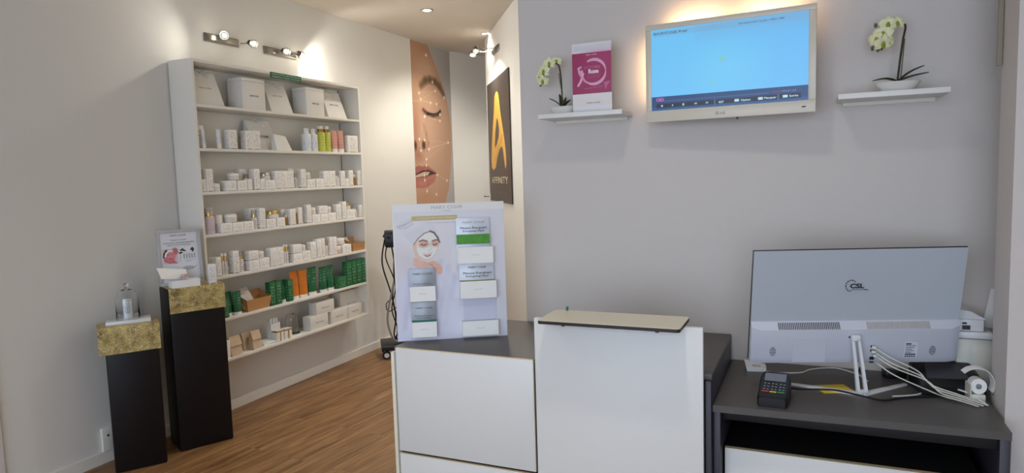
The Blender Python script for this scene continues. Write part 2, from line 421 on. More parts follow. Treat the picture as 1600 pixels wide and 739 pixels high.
# ------------------------------------------------------------------ one of each product (front faces +x, base at z 0)
C_WHITE = carton_mat('printed_white_carton', (238, 234, 228), (120, 118, 118), rows=11, dens=.5, amount=.5)
C_FLAT = carton_mat('printed_flat_carton', (240, 236, 230), (130, 128, 128), rows=7, dens=.5, amount=.5, lo=.2, hi=.85)
C_GREEN = carton_mat('printed_green_carton', (28, 100, 56), (150, 190, 150), rows=8, foot=False, dens=.5)
C_GTUBE = carton_mat('printed_green_tube', (18, 92, 52), (130, 180, 140), rows=8, foot=False, lo=.3, dens=.5)
C_OTUBE = carton_mat('printed_orange_tube', (206, 116, 22), (160, 80, 14), rows=11, foot=False, lo=.35, dens=.5)
C_PINK = carton_mat('printed_pink_bottle', (214, 196, 202), (120, 106, 120), rows=9, foot=False, lo=.15, hi=.6, dens=.54)
C_PTUBE = carton_mat('printed_salmon_tube', (206, 150, 132), (190, 120, 110), rows=6, foot=False, dens=.5)
C_YEL = carton_mat('printed_yellow_bottle', (196, 200, 84), (140, 140, 60), rows=7, foot=False, lo=.2, dens=.5)
C_WB = carton_mat('printed_white_bottle', (226, 228, 232), (90, 96, 120), rows=9, foot=False, lo=.1, hi=.5, dens=.53)
C_KRAFT = carton_mat('speckled_kraft', (206, 180, 150), (150, 116, 84), rows=30, foot=False, lo=0, hi=1, dens=.6, amount=.35)
C_PUMP = carton_mat('printed_grey_bottle', (222, 216, 212), (120, 112, 112), rows=6, foot=False, dens=.5)
JAR_W = mat('opal_jar', (214, 208, 200), .25, var=.02); LID_W = mat('white_lid', (238, 234, 226), .3, var=.01)
JAR_P = mat('pink_jar', (214, 178, 172), .3, var=.02); AMBER = mat('amber_glass', (150, 112, 58), .15, var=.1)
CLEARP = mat('clear_plastic_cap', (222, 220, 216), .15, trans=.6, var=0)
KRAFT = mat('kraft_board', (190, 140, 88), .7, var=.05, scale=60); KRAFTIN = mat('kraft_board_inside', (176, 120, 68), .75, var=.05)
GIFT = mat('matt_white_card', (230, 227, 220), .6, var=.01)
P = {}
def proto(kind, d, w, h, cat):
    o = bpy.data.objects.new(kind, None); COL.objects.link(o); o.empty_display_size = .03
    P[kind] = dict(o=o, d=d, w=w, h=h, cat=cat, used=False); return o
def single(kind, mb, m, d, w, h, cat, smooth=True):
    o = mb.build(kind, m, smooth=smooth); P[kind] = dict(o=o, d=d, w=w, h=h, cat=cat, used=False); return o
single('slim_carton', MB().box((0, 0, .067), (.042, .05, .134), bev=.0012), C_WHITE, .042, .05, .134, 'carton')
single('wide_carton', MB().box((0, 0, .061), (.045, .062, .122), bev=.0012), C_WHITE, .045, .062, .122, 'carton')
single('small_carton', MB().box((0, 0, .036), (.036, .037, .072), bev=.001), C_FLAT, .036, .037, .072, 'carton')
single('flat_carton', MB().box((0, 0, .03), (.06, .085, .06), bev=.0012), C_FLAT, .06, .085, .06, 'carton')
single('green_carton', MB().box((0, 0, .09), (.042, .055, .18), bev=.0012), C_GREEN, .042, .055, .18, 'carton')
single('small_green_carton', MB().box((0, 0, .044), (.06, .108, .088), bev=.0012), C_GREEN, .06, .108, .088, 'carton')
def jar(kind, body, lid, dome=True, lab='jar'):
    o = proto(kind, .075, .075, .05, lab)
    MB().lathe([(.034, 0), (.0372, .003), (.0375, .024), (.035, .028), (.033, .029)], n=28).build('jar_body', body, o)
    pr = [(.0335, .0265), (.0372, .029), (.0375, .040), (.034, .046), (.022, .0492), (0, .050)] if dome else [(.0335, .0265), (.0372, .0285), (.0375, .047), (.036, .05), (0, .05)]
    MB().lathe(pr, n=28).build('lid', lid, o)
jar('cream_jar', JAR_W, LID_W); jar('gold_jar', JAR_W, GOLDM, False); jar('silver_jar', JAR_W, mat('silver_lid', (205, 202, 198), .2, .9, var=.05)); jar('pink_jar', JAR_P, LID_W, False)
def tube_prod(kind, body, cap, d, w, h, caph, cat='tube'):
    o = proto(kind, d, w, h, cat); rs = []
    for t in (0, .25, .5, .75, .93, .94, 1.0):
        z = caph+(h-caph)*t; sx = (d/2)*(1-t)**.7 if t < .9 else .0012; sx = max(sx, .0015); sy = (w/2)*(.90+.1*t)
        rs.append([(sx*math.cos(2*PI*k/20), sy*math.sin(2*PI*k/20), z) for k in range(20)])
    MB().rings(rs).build('tube_body', body, o)
    MB().lathe([(d/2*.94, 0), (d/2*.98, .002), (d/2*.98, caph-.001), (d/2*.9, caph)], n=24, sy=w/d*.86).build('cap', cap, o)
tube_prod('squeeze_tube', C_WB, LID_W, .026, .03, .12, .024)
tube_prod('green_tube', C_GTUBE, LID_W, .045, .078, .175, .022)
tube_prod('orange_tube', C_OTUBE, LID_W, .05, .09, .197, .022)
tube_prod('pink_tube', C_PTUBE, LID_W, .04, .062, .165, .026)
def bottle(kind, body, collar, cap, w, h, bh, ch, capr, cat='bottle', nozzle=False):
    o = proto(kind, w, w, h, cat); r = w/2
    MB().lathe([(r*.92, 0), (r, .003), (r, bh-.006), (r*.86, bh), (r*.5, bh+.001)], n=28).build('bottle_body', body, o)
    MB().lathe([(capr, bh+.001), (capr, bh+ch), (capr*.8, bh+ch)], n=24).build('collar', collar, o)
    if cap:
        c = MB().lathe([(capr*.98, bh+ch), (capr*.98, h-.004), (capr*.85, h), (0, h)], n=24)
        if nozzle: c.box((capr*.9, 0, h-.01), (capr*1.2, capr*.6, .007), bev=.001)
        c.build('cap', cap, o)
bottle('pump_bottle_white', C_WB, LID_W, LID_W, .062, .168, .128, .012, .017, nozzle=True)
P['pump_bottle_white']['cat'] = 'bottle'
bottle('oil_bottle', C_YEL, mat('bronze_collar', (150, 118, 60), .3, .8), LID_W, .06, .193, .146, .024, .019)
bottle('pink_bottle', C_PINK, GOLDM, CLEARP, .062, .155, .108, .022, .021)
bottle('gold_bottle', C_PUMP, GOLDM, CLEARP, .040, .130, .078, .020, .013)
bottle('twin_bottle', C_PUMP, GOLDM, LID_W, .023, .135, .085, .034, .008)
bottle('dropper_bottle', C_PUMP, LID_W, CLEARP, .036, .108, .062, .014, .010)
bottle('amber_bottle', AMBER, GOLDM, LID_W, .026, .10, .070, .012, .008)
# gift bag leaning back, ribbon bow at the top
o = proto('gift_bag', .09, .215, .21, 'bag')
MB().hexa([(-.045, -.1075, 0), (.045, -.1075, 0), (.045, .1075, 0), (-.045, .1075, 0), (-.040, -.101, .205), (-.028, -.101, .205), (-.028, .101, .205), (-.040, .101, .205)]).build('bag_body', GIFT, o)
b = MB()
for sg_ in (-1, 1):
    b.tube(smoothpath([(-.026, 0, .198), (-.012, sg_*.03, .214), (-.010, sg_*.05, .204), (-.016, sg_*.028, .192), (-.022, 0, .196)]), .0035)
b.tube(smoothpath([(-.022, 0, .196), (-.010, .02, .18), (-.006, .034, .17)]), .003)
b.build('ribbon', WHITE, o)
o = proto('gift_box', .13, .205, .203, 'box')
MB().box((0, 0, .0905), (.126, .2, .181), bev=.001).build('box_body', GIFT, o)
MB().box((0, 0, .1925), (.1264, .2004, .021), bev=.001).build('lid', GIFT, o)
o = proto('gift_pouch', .05, .15, .11, 'pouch')
MB().hexa([(-.025, -.075, 0), (.025, -.075, 0), (.025, .075, 0), (-.025, .075, 0), (-.02, -.07, .108), (-.005, -.07, .112), (-.005, .045, .098), (-.02, .045, .094)]).build('pouch_body', GIFT, o)
o = proto('kraft_tray', .11, .2, .075, 'tray')
def wallbox(b, x0, x1, y0, y1, z0, z1): return b.bx(x0, x1, y0, y1, z0, z1)
b = MB()
b.hexa([(-.045, -.085, 0), (.05, -.085, 0), (.05, .085, 0), (-.045, .085, 0), (-.045, -.085, .002), (.05, -.085, .002), (.05, .085, .002), (-.045, .085, .002)])
b.hexa([(.050, -.085, 0), (.052, -.085, 0), (.052, .085, 0), (.050, .085, 0), (.060, -.1, .048), (.062, -.1, .048), (.062, .1, .048), (.060, .1, .048)])
b.hexa([(-.047, -.085, 0), (-.045, -.085, 0), (-.045, .085, 0), (-.047, .085, 0), (-.049, -.1, .075), (-.047, -.1, .075), (-.047, .1, .075), (-.049, .1, .075)])
for s_ in (-1, 1):
    b.hexa([(-.047, s_*.085, 0), (.052, s_*.085, 0), (.052, s_*.087, 0), (-.047, s_*.087, 0), (-.049, s_*.1, .075), (.062, s_*.1, .048), (.062, s_*.102, .048), (-.049, s_*.102, .075)])
b.build('tray_body', KRAFT, o)
o = proto('kraft_pouch', .055, .085, .125, 'pouch')
MB().hexa([(-.0275, -.042, 0), (.0275, -.042, 0), (.0275, .042, 0), (-.0275, .042, 0), (-.006, -.041, .118), (.002, -.041, .118), (.002, .041, .118), (-.006, .041, .118)]).build('pouch_body', C_KRAFT, o)
MB().hexa([(.001, -.042, .119), (.004, -.042, .119), (.004, .042, .119), (.001, .042, .119), (.020, -.0425, .062), (.023, -.0425, .062), (.023, .0425, .062), (.020, .0425, .062)]).build('flap', C_KRAFT, o)
single('info_card', MB().box((0, 0, .055), (.012, .03, .11), bev=.0006), PAPER, .012, .03, .11, 'card')
b = MB()
for i, (dx, a) in enumerate(((0, .05), (.006, -.12), (-.004, .22))):
    b.box((dx, i*.004, .002+i*.0042), (.085, .115, .004), rot=Matrix.Rotation(a, 3, 'Z'))
single('leaflet_stack', b, PAPER, .09, .12, .0125, 'leaflets')
o = proto('carton_holder', .05, .08, .155, 'holder')
b = MB(); b.bx(-.02, .02, -.038, .038, 0, .003); b.bx(.018, .02, -.038, .038, 0, .12); b.bx(-.02, -.018, -.038, .038, 0, .15)
for s_ in (-1, 1): b.hexa([(-.02, s_*.038, 0), (.02, s_*.038, 0), (.02, s_*.04, 0), (-.02, s_*.04, 0), (-.02, s_*.038, .15), (.02, s_*.038, .12), (.02, s_*.04, .12), (-.02, s_*.04, .15)])
b.build('holder_body', WHITE, o)
for y_ in (-.022, .004, .026): MB().box((-.004, y_, .08), (.022, .016, .148), bev=.001).build('sachet', PAPER, o)
o = proto('ribbon_box', .055, .066, .075, 'box')
MB().box((0, 0, .031), (.05, .064, .062), bev=.001).build('box_body', C_FLAT, o)
b = MB(); b.box((0, 0, .0665), (.054, .066, .009), bev=.001); b.box((.0255, 0, .031), (.002, .012, .062)); b.build('gold_ribbon', GOLDM, o)
b = MB(); b.box((0, 0, .0735), (.05, .066, .003)); b.build('lid', WHITE, o)
single('white_box', MB().box((0, 0, .05), (.1, .2, .1), bev=.0015), mat('white_box_board', (224, 220, 212), .5, var=.01), .1, .2, .1, 'box')
o = proto('glass_cloche', .11, .11, .16, 'cloche')
MB().lathe([(.052, 0), (.056, .003), (.056, .008), (.052, .010)], n=36).build('plate', GLASS, o)
pr = [(.045, .0102), (.045, .10), (.042, .12), (.032, .137), (.012, .146), (.006, .148)]
MB().lathe(pr+[(r-.0018, z-.0012) for r, z in reversed(pr[:-1])]+[], n=36, cap=False).build('glass_dome', GLASS, o)
MB().ball((0, 0, .154), .0075).build('knob', GLASS, o)

ORD = ['first', 'second', 'third', 'fourth', 'fifth', 'sixth', 'seventh', 'eighth', 'ninth', 'tenth', 'eleventh', 'twelfth', 'thirteenth']
SHN = {1: 'top shelf', 2: 'second shelf down', 3: 'third shelf down', 4: 'fourth shelf down', 5: 'fifth shelf down', 6: 'sixth shelf down', 7: 'bottom shelf'}
LOOK = {'slim_carton': ('tall slim white printed carton', 'slim cartons'), 'wide_carton': ('upright wide white printed carton', 'wide cartons'),
        'small_carton': ('short narrow white carton', 'short cartons'), 'flat_carton': ('low flat white printed carton', 'flat cartons'),
        'green_carton': ('upright dark green carton with pale print', 'green cartons'), 'small_green_carton': ('low wide green carton between green tubes and green cartons', 'low green cartons'),
        'cream_jar': ('pale cream jar with white lid', 'white-lidded jars'), 'gold_jar': ('cream jar with shiny gold lid', 'gold-lidded jars'),
        'silver_jar': ('cream jar with shiny silver lid', 'silver-lidded jars'), 'pink_jar': ('pink jar with white lid', 'pink jars'),
        'squeeze_tube': ('slim white tube standing on its cap', 'white tubes'), 'green_tube': ('dark green tube on white cap', 'green tubes'),
        'orange_tube': ('large orange tube on white cap', 'orange tubes'), 'pink_tube': ('salmon pink tube on white cap', 'pink tubes'),
        'pump_bottle_white': ('white pump bottle with grey print', 'white pump bottles'), 'oil_bottle': ('yellow-green bottle with bronze collar and white cap', 'yellow bottles'),
        'pink_bottle': ('pale pink bottle with gold collar and clear cap', 'pink bottles'), 'gold_bottle': ('slender grey bottle with gold collar', 'gold-collared bottles'),
        'twin_bottle': ('very thin bottle with long gold neck', 'thin gold-necked bottles'), 'dropper_bottle': ('little grey serum bottle with clear cap', 'serum bottles'),
        'amber_bottle': ('little amber bottle with gold collar', 'amber bottles'), 'gift_bag': ('white paper gift bag leaning back with ribbon', 'gift bags'),
        'gift_box': ('large square white gift box', 'gift boxes'), 'gift_pouch': ('slanted white gift pouch in front of the gift bag', 'gift pouches'),
        'kraft_tray': ('open brown kraft tray', 'kraft trays'), 'kraft_pouch': ('speckled kraft paper pouch with folded flap', 'kraft pouches'),
        'info_card': ('narrow white card beside the black pedestal', 'cards'), 'leaflet_stack': ('small fanned stack of white leaflets lying flat', 'leaflets'),
        'carton_holder': ('narrow white holder with upright white sachets', 'holders'), 'ribbon_box': ('small white box with gold ribbon', 'ribboned boxes'),
        'white_box': ('plain white box', 'white boxes'), 'glass_cloche': ('clear glass dome on round glass plate', 'glass domes')}
ITEMS = [
(1, 'gift_bag', 3.1175, 0.2233, 1.975, 0.2152, -3.38),
(1, 'gift_box', 3.4595, 0.2058, 1.975, 0.2028, -3.36),
(1, 'gift_bag', 3.74, 0.2131, 1.975, 0.2104, -3.38),
(1, 'gift_box', 4.0629, 0.2035, 1.975, 0.2025, -3.36),
(1, 'gift_bag', 4.3449, 0.2265, 1.975, 0.2133, -3.38),
(2, 'wide_carton', 3.012, 0.0558, 1.715, 0.1367, -3.37),
(2, 'squeeze_tube', 3.02, 0.0236, 1.715, 0.1204, -3.342),
(2, 'squeeze_tube', 3.1529, 0.0355, 1.715, 0.1202, -3.36),
(2, 'wide_carton', 3.243, 0.0676, 1.715, 0.1197, -3.345),
(2, 'wide_carton', 3.3817, 0.0606, 1.715, 0.1225, -3.35),
(2, 'wide_carton', 3.4467, 0.0662, 1.715, 0.1234, -3.35),
(2, 'gift_bag', 3.5893, 0.2319, 1.715, 0.2082, -3.405),
(2, 'gift_pouch', 3.6938, 0.1499, 1.715, 0.1104, -3.342),
(2, 'pump_bottle_white', 3.9675, 0.0678, 1.715, 0.1682, -3.35),
(2, 'pump_bottle_white', 4.0404, 0.0682, 1.715, 0.1672, -3.35),
(2, 'oil_bottle', 4.1248, 0.0659, 1.715, 0.1926, -3.35),
(2, 'oil_bottle', 4.1911, 0.0622, 1.715, 0.1937, -3.35),
(2, 'pink_tube', 4.2668, 0.0708, 1.715, 0.1637, -3.35),
(2, 'pink_tube', 4.344, 0.0712, 1.715, 0.1673, -3.35),
(2, 'wide_carton', 4.462, 0.1294, 1.715, 0.1322, -3.342),
(3, 'slim_carton', 3.0444, 0.035, 1.453, 0.1399, -3.405),
(3, 'small_carton', 2.9919, 0.0339, 1.453, 0.0771, -3.345),
(3, 'slim_carton', 3.0396, 0.0501, 1.453, 0.138, -3.345),
(3, 'cream_jar', 3.0969, 0.0622, 1.453, 0.0516, -3.342),
(3, 'flat_carton', 3.2018, 0.0842, 1.453, 0.0652, -3.342),
(3, 'flat_carton', 3.2915, 0.0805, 1.453, 0.0634, -3.342),
(3, 'cream_jar', 3.2598, 0.0791, 1.5193, 0.0466, -3.35),
(3, 'slim_carton', 3.3793, 0.0607, 1.453, 0.1368, -3.42),
(3, 'gold_bottle', 3.3914, 0.0556, 1.453, 0.1043, -3.385),
(3, 'small_carton', 3.3576, 0.0386, 1.453, 0.0725, -3.342),
(3, 'slim_carton', 3.421, 0.0504, 1.453, 0.1363, -3.342),
(3, 'small_carton', 3.4698, 0.0392, 1.453, 0.0705, -3.342),
(3, 'flat_carton', 3.5389, 0.0908, 1.453, 0.0607, -3.342),
(3, 'silver_jar', 3.5312, 0.0737, 1.514, 0.0536, -3.35),
(3, 'wide_carton', 3.6152, 0.0581, 1.453, 0.1224, -3.342),
(3, 'wide_carton', 3.6749, 0.0588, 1.453, 0.122, -3.342),
(3, 'wide_carton', 3.7363, 0.0615, 1.453, 0.1215, -3.342),
(3, 'slim_carton', 3.8179, 0.0557, 1.453, 0.1389, -3.41),
(3, 'dropper_bottle', 3.8326, 0.0391, 1.453, 0.1081, -3.37),
(3, 'slim_carton', 3.8693, 0.0492, 1.453, 0.1343, -3.342),
(3, 'flat_carton', 3.9464, 0.0846, 1.453, 0.0598, -3.342),
(3, 'cream_jar', 3.9391, 0.0517, 1.5155, 0.0487, -3.35),
(3, 'flat_carton', 4.0434, 0.0812, 1.453, 0.0628, -3.342),
(3, 'wide_carton', 4.1209, 0.0665, 1.453, 0.1189, -3.342),
(3, 'wide_carton', 4.1904, 0.0696, 1.453, 0.1184, -3.342),
(3, 'dropper_bottle', 4.2726, 0.0467, 1.453, 0.1132, -3.35),
(3, 'slim_carton', 4.3172, 0.0522, 1.453, 0.1175, -3.342),
(3, 'small_carton', 4.3682, 0.0386, 1.453, 0.0572, -3.342),
(3, 'slim_carton', 4.4182, 0.0516, 1.453, 0.1219, -3.342),
(3, 'amber_bottle', 4.4834, 0.0359, 1.453, 0.086, -3.35),
(3, 'slim_carton', 4.5296, 0.0527, 1.453, 0.1186, -3.342),
(4, 'wide_carton', 3.0757, 0.0564, 1.196, 0.157, -3.41),
(4, 'pink_bottle', 3.0368, 0.0632, 1.196, 0.1548, -3.342),
(4, 'pink_jar', 3.1277, 0.0544, 1.196, 0.1099, -3.375),
(4, 'flat_carton', 3.1422, 0.088, 1.196, 0.0588, -3.342),
(4, 'flat_carton', 3.2356, 0.0905, 1.196, 0.0557, -3.342),
(4, 'flat_carton', 3.3258, 0.0813, 1.196, 0.0551, -3.342),
(4, 'cream_jar', 3.2146, 0.0863, 1.2533, 0.0548, -3.35),
(4, 'wide_carton', 3.4463, 0.083, 1.196, 0.136, -3.415),
(4, 'gold_bottle', 3.4097, 0.0443, 1.196, 0.125, -3.36),
(4, 'slim_carton', 3.4487, 0.0468, 1.196, 0.1353, -3.342),
(4, 'flat_carton', 3.5252, 0.0864, 1.196, 0.0575, -3.342),
(4, 'flat_carton', 3.6167, 0.0784, 1.196, 0.0598, -3.342),
(4, 'gold_jar', 3.5839, 0.0942, 1.2537, 0.0525, -3.35),
(4, 'slim_carton', 3.7214, 0.0427, 1.196, 0.1114, -3.415),
(4, 'amber_bottle', 3.6979, 0.0254, 1.196, 0.0721, -3.36),
(4, 'slim_carton', 3.7372, 0.055, 1.196, 0.1122, -3.342),
(4, 'amber_bottle', 3.7883, 0.025, 1.196, 0.1116, -3.35),
(4, 'slim_carton', 3.813, 0.0399, 1.196, 0.1192, -3.342),
(4, 'slim_carton', 3.9061, 0.0448, 1.196, 0.1326, -3.342),
(4, 'flat_carton', 3.9814, 0.085, 1.196, 0.058, -3.342),
(4, 'flat_carton', 4.0707, 0.0819, 1.196, 0.0569, -3.342),
(4, 'flat_carton', 4.1614, 0.0891, 1.196, 0.0584, -3.342),
(4, 'cream_jar', 3.9755, 0.0578, 1.2567, 0.0495, -3.35),
(4, 'flat_carton', 4.076, 0.0935, 1.255, 0.0575, -3.35),
(4, 'cream_jar', 4.152, 0.0465, 1.255, 0.0486, -3.35),
(4, 'slim_carton', 4.2455, 0.0576, 1.196, 0.1197, -3.342),
(4, 'slim_carton', 4.3124, 0.0494, 1.196, 0.1362, -3.342),
(4, 'flat_carton', 4.3934, 0.0966, 1.196, 0.0716, -3.342),
(4, 'gold_jar', 4.3865, 0.061, 1.2681, 0.0506, -3.35),
(4, 'dropper_bottle', 4.4755, 0.0378, 1.196, 0.0977, -3.35),
(4, 'slim_carton', 4.5249, 0.0402, 1.196, 0.1002, -3.342),
(5, 'wide_carton', 3.0552, 0.0394, 0.931, 0.1186, -3.39),
(5, 'slim_carton', 3.0608, 0.0377, 0.931, 0.1189, -3.342),
(5, 'twin_bottle', 3.1033, 0.0232, 0.931, 0.1375, -3.35),
(5, 'twin_bottle', 3.1287, 0.0245, 0.931, 0.1345, -3.35),
(5, 'slim_carton', 3.1991, 0.05, 0.931, 0.1426, -3.342),
(5, 'gold_bottle', 3.2568, 0.0431, 0.931, 0.1359, -3.35),
(5, 'flat_carton', 3.3507, 0.0841, 0.931, 0.0641, -3.342),
(5, 'flat_carton', 3.3523, 0.0828, 0.9969, 0.0591, -3.344),
(5, 'flat_carton', 3.4421, 0.0873, 0.931, 0.0675, -3.342),
(5, 'cream_jar', 3.4343, 0.0549, 0.9993, 0.0472, -3.35),
(5, 'wide_carton', 3.5296, 0.0603, 0.931, 0.1243, -3.342),
(5, 'wide_carton', 3.5915, 0.0611, 0.931, 0.1241, -3.342),
(5, 'twin_bottle', 3.6459, 0.0227, 0.931, 0.1337, -3.35),
(5, 'twin_bottle', 3.6706, 0.0242, 0.931, 0.1333, -3.35),
(5, 'flat_carton', 3.7629, 0.0883, 0.931, 0.0596, -3.342),
(5, 'flat_carton', 3.8541, 0.0832, 0.931, 0.0674, -3.342),
(5, 'flat_carton', 3.7648, 0.0862, 0.9926, 0.0617, -3.344),
(5, 'cream_jar', 3.8445, 0.0501, 0.9994, 0.0441, -3.35),
(5, 'slim_carton', 3.9328, 0.0604, 0.931, 0.1244, -3.342),
(5, 'slim_carton', 3.9952, 0.0503, 0.931, 0.137, -3.342),
(5, 'slim_carton', 4.0401, 0.0365, 0.931, 0.1398, -3.342),
(5, 'gold_bottle', 4.0945, 0.0468, 0.931, 0.132, -3.35),
(5, 'slim_carton', 4.1351, 0.0393, 0.931, 0.1403, -3.342),
(5, 'slim_carton', 4.1773, 0.0421, 0.931, 0.1387, -3.342),
(5, 'pink_jar', 4.2331, 0.0523, 0.931, 0.0613, -3.342),
(5, 'flat_carton', 4.3218, 0.1031, 0.931, 0.0643, -3.342),
(5, 'cream_jar', 4.2921, 0.1008, 0.9982, 0.0528, -3.36),
(5, 'kraft_tray', 4.4712, 0.1694, 0.931, 0.1054, -3.342),
(6, 'green_carton', 3.0955, 0.0367, 0.665, 0.1194, -3.342),
(6, 'green_tube', 3.1505, 0.0624, 0.665, 0.1534, -3.365),
(6, 'green_tube', 3.2004, 0.0745, 0.665, 0.15, -3.342),
(6, 'kraft_tray', 3.3666, 0.2166, 0.665, 0.1217, -3.342),
(6, 'green_carton', 3.4986, 0.0535, 0.665, 0.1606, -3.342),
(6, 'green_carton', 3.5542, 0.0528, 0.665, 0.1616, -3.342),
(6, 'green_tube', 3.6299, 0.0518, 0.665, 0.155, -3.36),
(6, 'green_carton', 3.6672, 0.0501, 0.665, 0.1544, -3.342),
(6, 'orange_tube', 3.7503, 0.0912, 0.665, 0.1985, -3.36),
(6, 'orange_tube', 3.8314, 0.0886, 0.665, 0.1965, -3.35),
(6, 'green_tube', 3.9272, 0.0946, 0.665, 0.2043, -3.35),
(6, 'green_tube', 4.0377, 0.0853, 0.665, 0.1918, -3.342),
(6, 'green_tube', 4.1213, 0.0758, 0.665, 0.1951, -3.342),
(6, 'small_green_carton', 4.2395, 0.1097, 0.665, 0.089, -3.342),
(6, 'green_carton', 4.3302, 0.0652, 0.665, 0.1925, -3.342),
(6, 'green_carton', 4.3952, 0.0583, 0.665, 0.1954, -3.342),
(6, 'green_carton', 4.4587, 0.0638, 0.665, 0.1966, -3.342),
(6, 'green_carton', 4.524, 0.0617, 0.665, 0.1989, -3.342),
(7, 'info_card', 3.0891, 0.0287, 0.408, 0.1137, -3.342),
(7, 'kraft_pouch', 3.1601, 0.0925, 0.408, 0.13, -3.342),
(7, 'kraft_pouch', 3.301, 0.078, 0.408, 0.1197, -3.39),
(7, 'kraft_pouch', 3.3356, 0.0773, 0.408, 0.128, -3.342),
(7, 'leaflet_stack', 3.4667, 0.1195, 0.408, 0.018, -3.36),
(7, 'carton_holder', 3.5576, 0.0895, 0.408, 0.1562, -3.39),
(7, 'ribbon_box', 3.5471, 0.0618, 0.408, 0.0763, -3.342),
(7, 'ribbon_box', 3.6256, 0.0701, 0.408, 0.0723, -3.342),
(7, 'glass_cloche', 3.761, 0.1088, 0.408, 0.1613, -3.38),
(7, 'white_box', 3.9506, 0.1984, 0.408, 0.1017, -3.342),
(7, 'white_box', 4.0273, 0.204, 0.5062, 0.0951, -3.344),
(7, 'white_box', 4.187, 0.1977, 0.408, 0.099, -3.342),
(7, 'white_box', 4.3816, 0.1754, 0.408, 0.0974, -3.342),
(7, 'white_box', 4.437, 0.2774, 0.408, 0.2039, -3.42),
]
rows = [list(r) for r in ITEMS]
first_back = {}
def is_back(r): return r[6] < -3.372 and r[1] not in ('gift_bag', 'glass_cloche') and r[4] <= SZ[r[0]]+.001
info = {}
for s in SZ:
    for kind in {r[1] for r in rows if r[0] == s}:
        mem = sorted([i for i, r in enumerate(rows) if r[0] == s and r[1] == kind], key=lambda i: rows[i][2]/-rows[i][6])
        for j, i in enumerate(mem): info[i] = (j, len(mem))
USED_LABELS = {}
SHADE = {}
for i, (s, kind, y, w, z0, h, xf) in enumerate(rows):
    p = P[kind]; o = copy_tree(p['o'])
    depth = {'gift_box': .13, 'white_box': .072 if w < .25 else .09, 'gift_bag': .09}.get(kind, p['d'])
    if kind in ('cream_jar', 'gold_jar', 'silver_jar', 'pink_jar', 'pink_bottle', 'gold_bottle', 'twin_bottle', 'dropper_bottle', 'amber_bottle', 'pump_bottle_white', 'oil_bottle'):
        depth = min(w, .07)
    sb = -3.33-xf
    if xf-depth < XW+.008: depth = xf-(XW+.008)
    w2 = w-.0014
    o.location = (xf-depth/2, y, z0+.0004); o.scale = (depth/p['d'], w2/p['w'], h/p['h'])
    look, plural = LOOK[kind]; j, n = info[i]
    above = [r for r in rows if r is not rows[i] and r[0] == s and abs(r[4]-(z0+h)) < .008 and abs(r[2]-y) < (w+r[3])/2 and z0 <= SZ[s]+.001 and r[4] > SZ[s]+.02]
    note = ''
    if z0 > SZ[s]+.02: note = ' stacked on a carton' if kind != 'white_box' else ' stacked on another box'
    elif is_back(rows[i]): note = ' behind the front row'
    elif above:
        note = ' under a jar' if 'jar' in above[0][1] else ' under a carton' if 'carton' in above[0][1] else ' at the bottom of a stack'
    lab = look+note
    if n > 1:
        pos = 'leftmost' if j == 0 else 'rightmost' if j == n-1 else ORD[j]+' from left'
        lab += ', %s of the %s, %s' % (pos, plural, SHN[s])
    else: lab += ', on the '+SHN[s]
    if len(lab.split()) > 16: lab = lab.replace(' printed', '').replace(' paper', '').replace(' with ribbon', '').replace(' and clear cap', '')
    if len(lab.split()) > 16: lab = lab.replace(' of the %s,' % plural, ',')
    tag(o, lab, p['cat'], '%s on the %s' % (plural, SHN[s]) if n > 1 else None)
    o.name = {'twin_bottle': 'serum_bottle', 'pump_bottle_white': 'pump_bottle', 'silver_jar': 'cream_jar', 'gold_jar': 'cream_jar', 'pink_jar': 'cream_jar'}.get(kind, kind)
    rows[i].append(o)
for p in P.values():
    for c in list(p['o'].children_recursive)+[p['o']]: bpy.data.objects.remove(c)
# lettering on the gift boxes, bags and white boxes (each belongs to its thing)
def on_front(r, body, zf, cap, wf, m=GREYINK, lean=None):
    s, kind, y, w, z0, h, xf, o = r
    sx, sy, sz = o.scale
    xl = P[kind]['d']/2 if lean is None else lean(zf*P[kind]['h'])
    M = frame((xl+.0006, 0, zf*P[kind]['h']), (0, 1, 0)) if lean is None else Matrix.Translation((lean(zf*P[kind]['h'])+.0012, 0, zf*P[kind]['h'])) @ frame((0, 0, 0), (0, 1, 0), (-.073, 0, .205))
    text('lettering', body, cap, M, m, o, wf*P[kind]['w'], 'CENTER')
bag = lambda z: .045-.073*z/.205
for r in rows:
    if r[1] == 'gift_box': on_front(r, 'MARY COHR', .42, .010, .36)
bags = [r for r in rows if r[1] == 'gift_bag']
on_front(bags[0], 'MARY COHR', .50, .010, .42, GOLDINK, bag); on_front(bags[1], 'MARY COHR', .55, .010, .42, GOLDINK, bag)
on_front(bags[2], 'MARY COHR', .48, .010, .44, GREYINK, bag); on_front(bags[3], 'MARY COHR', .42, .017, .50, DARKINK, bag)
for r in rows:
    if r[1] == 'white_box': on_front(r, 'MARY COHR', .45, .007 if r[3] < .25 else .005, .42)
# leaflets standing in the kraft trays
TRL = mat('leaflet_paper', (214, 208, 204), .6)
tr = [r for r in rows if r[1] == 'kraft_tray']
for r, hh, ww, ox, oy, lab in ((tr[0], .095, .085, -.045, -.062, 'white leaflet leaning across the kraft tray on the fifth shelf down'), (tr[1], .135, .115, -.030, -.045, 'white leaflet with red heading leaning in the kraft tray on the sixth shelf')):
    t = thing('leaflet', lab, 'leaflet', (r[6]+ox, r[2]+oy, r[4]+.022))
    R_ = Matrix.Rotation(-.50, 4, 'Y') @ Matrix.Rotation(.10, 4, 'X')
    MB().box((0, 0, hh/2+.004), (.0012, ww, hh)).build('sheet', TRL, t).matrix_local = R_
    if hh > .1: text('lettering', 'MASQUES', .009, R_ @ frame((.0009, -.032, hh*.74), (0, 1, 0)), mat('red_ink', (178, 70, 80), .6), t, .05)
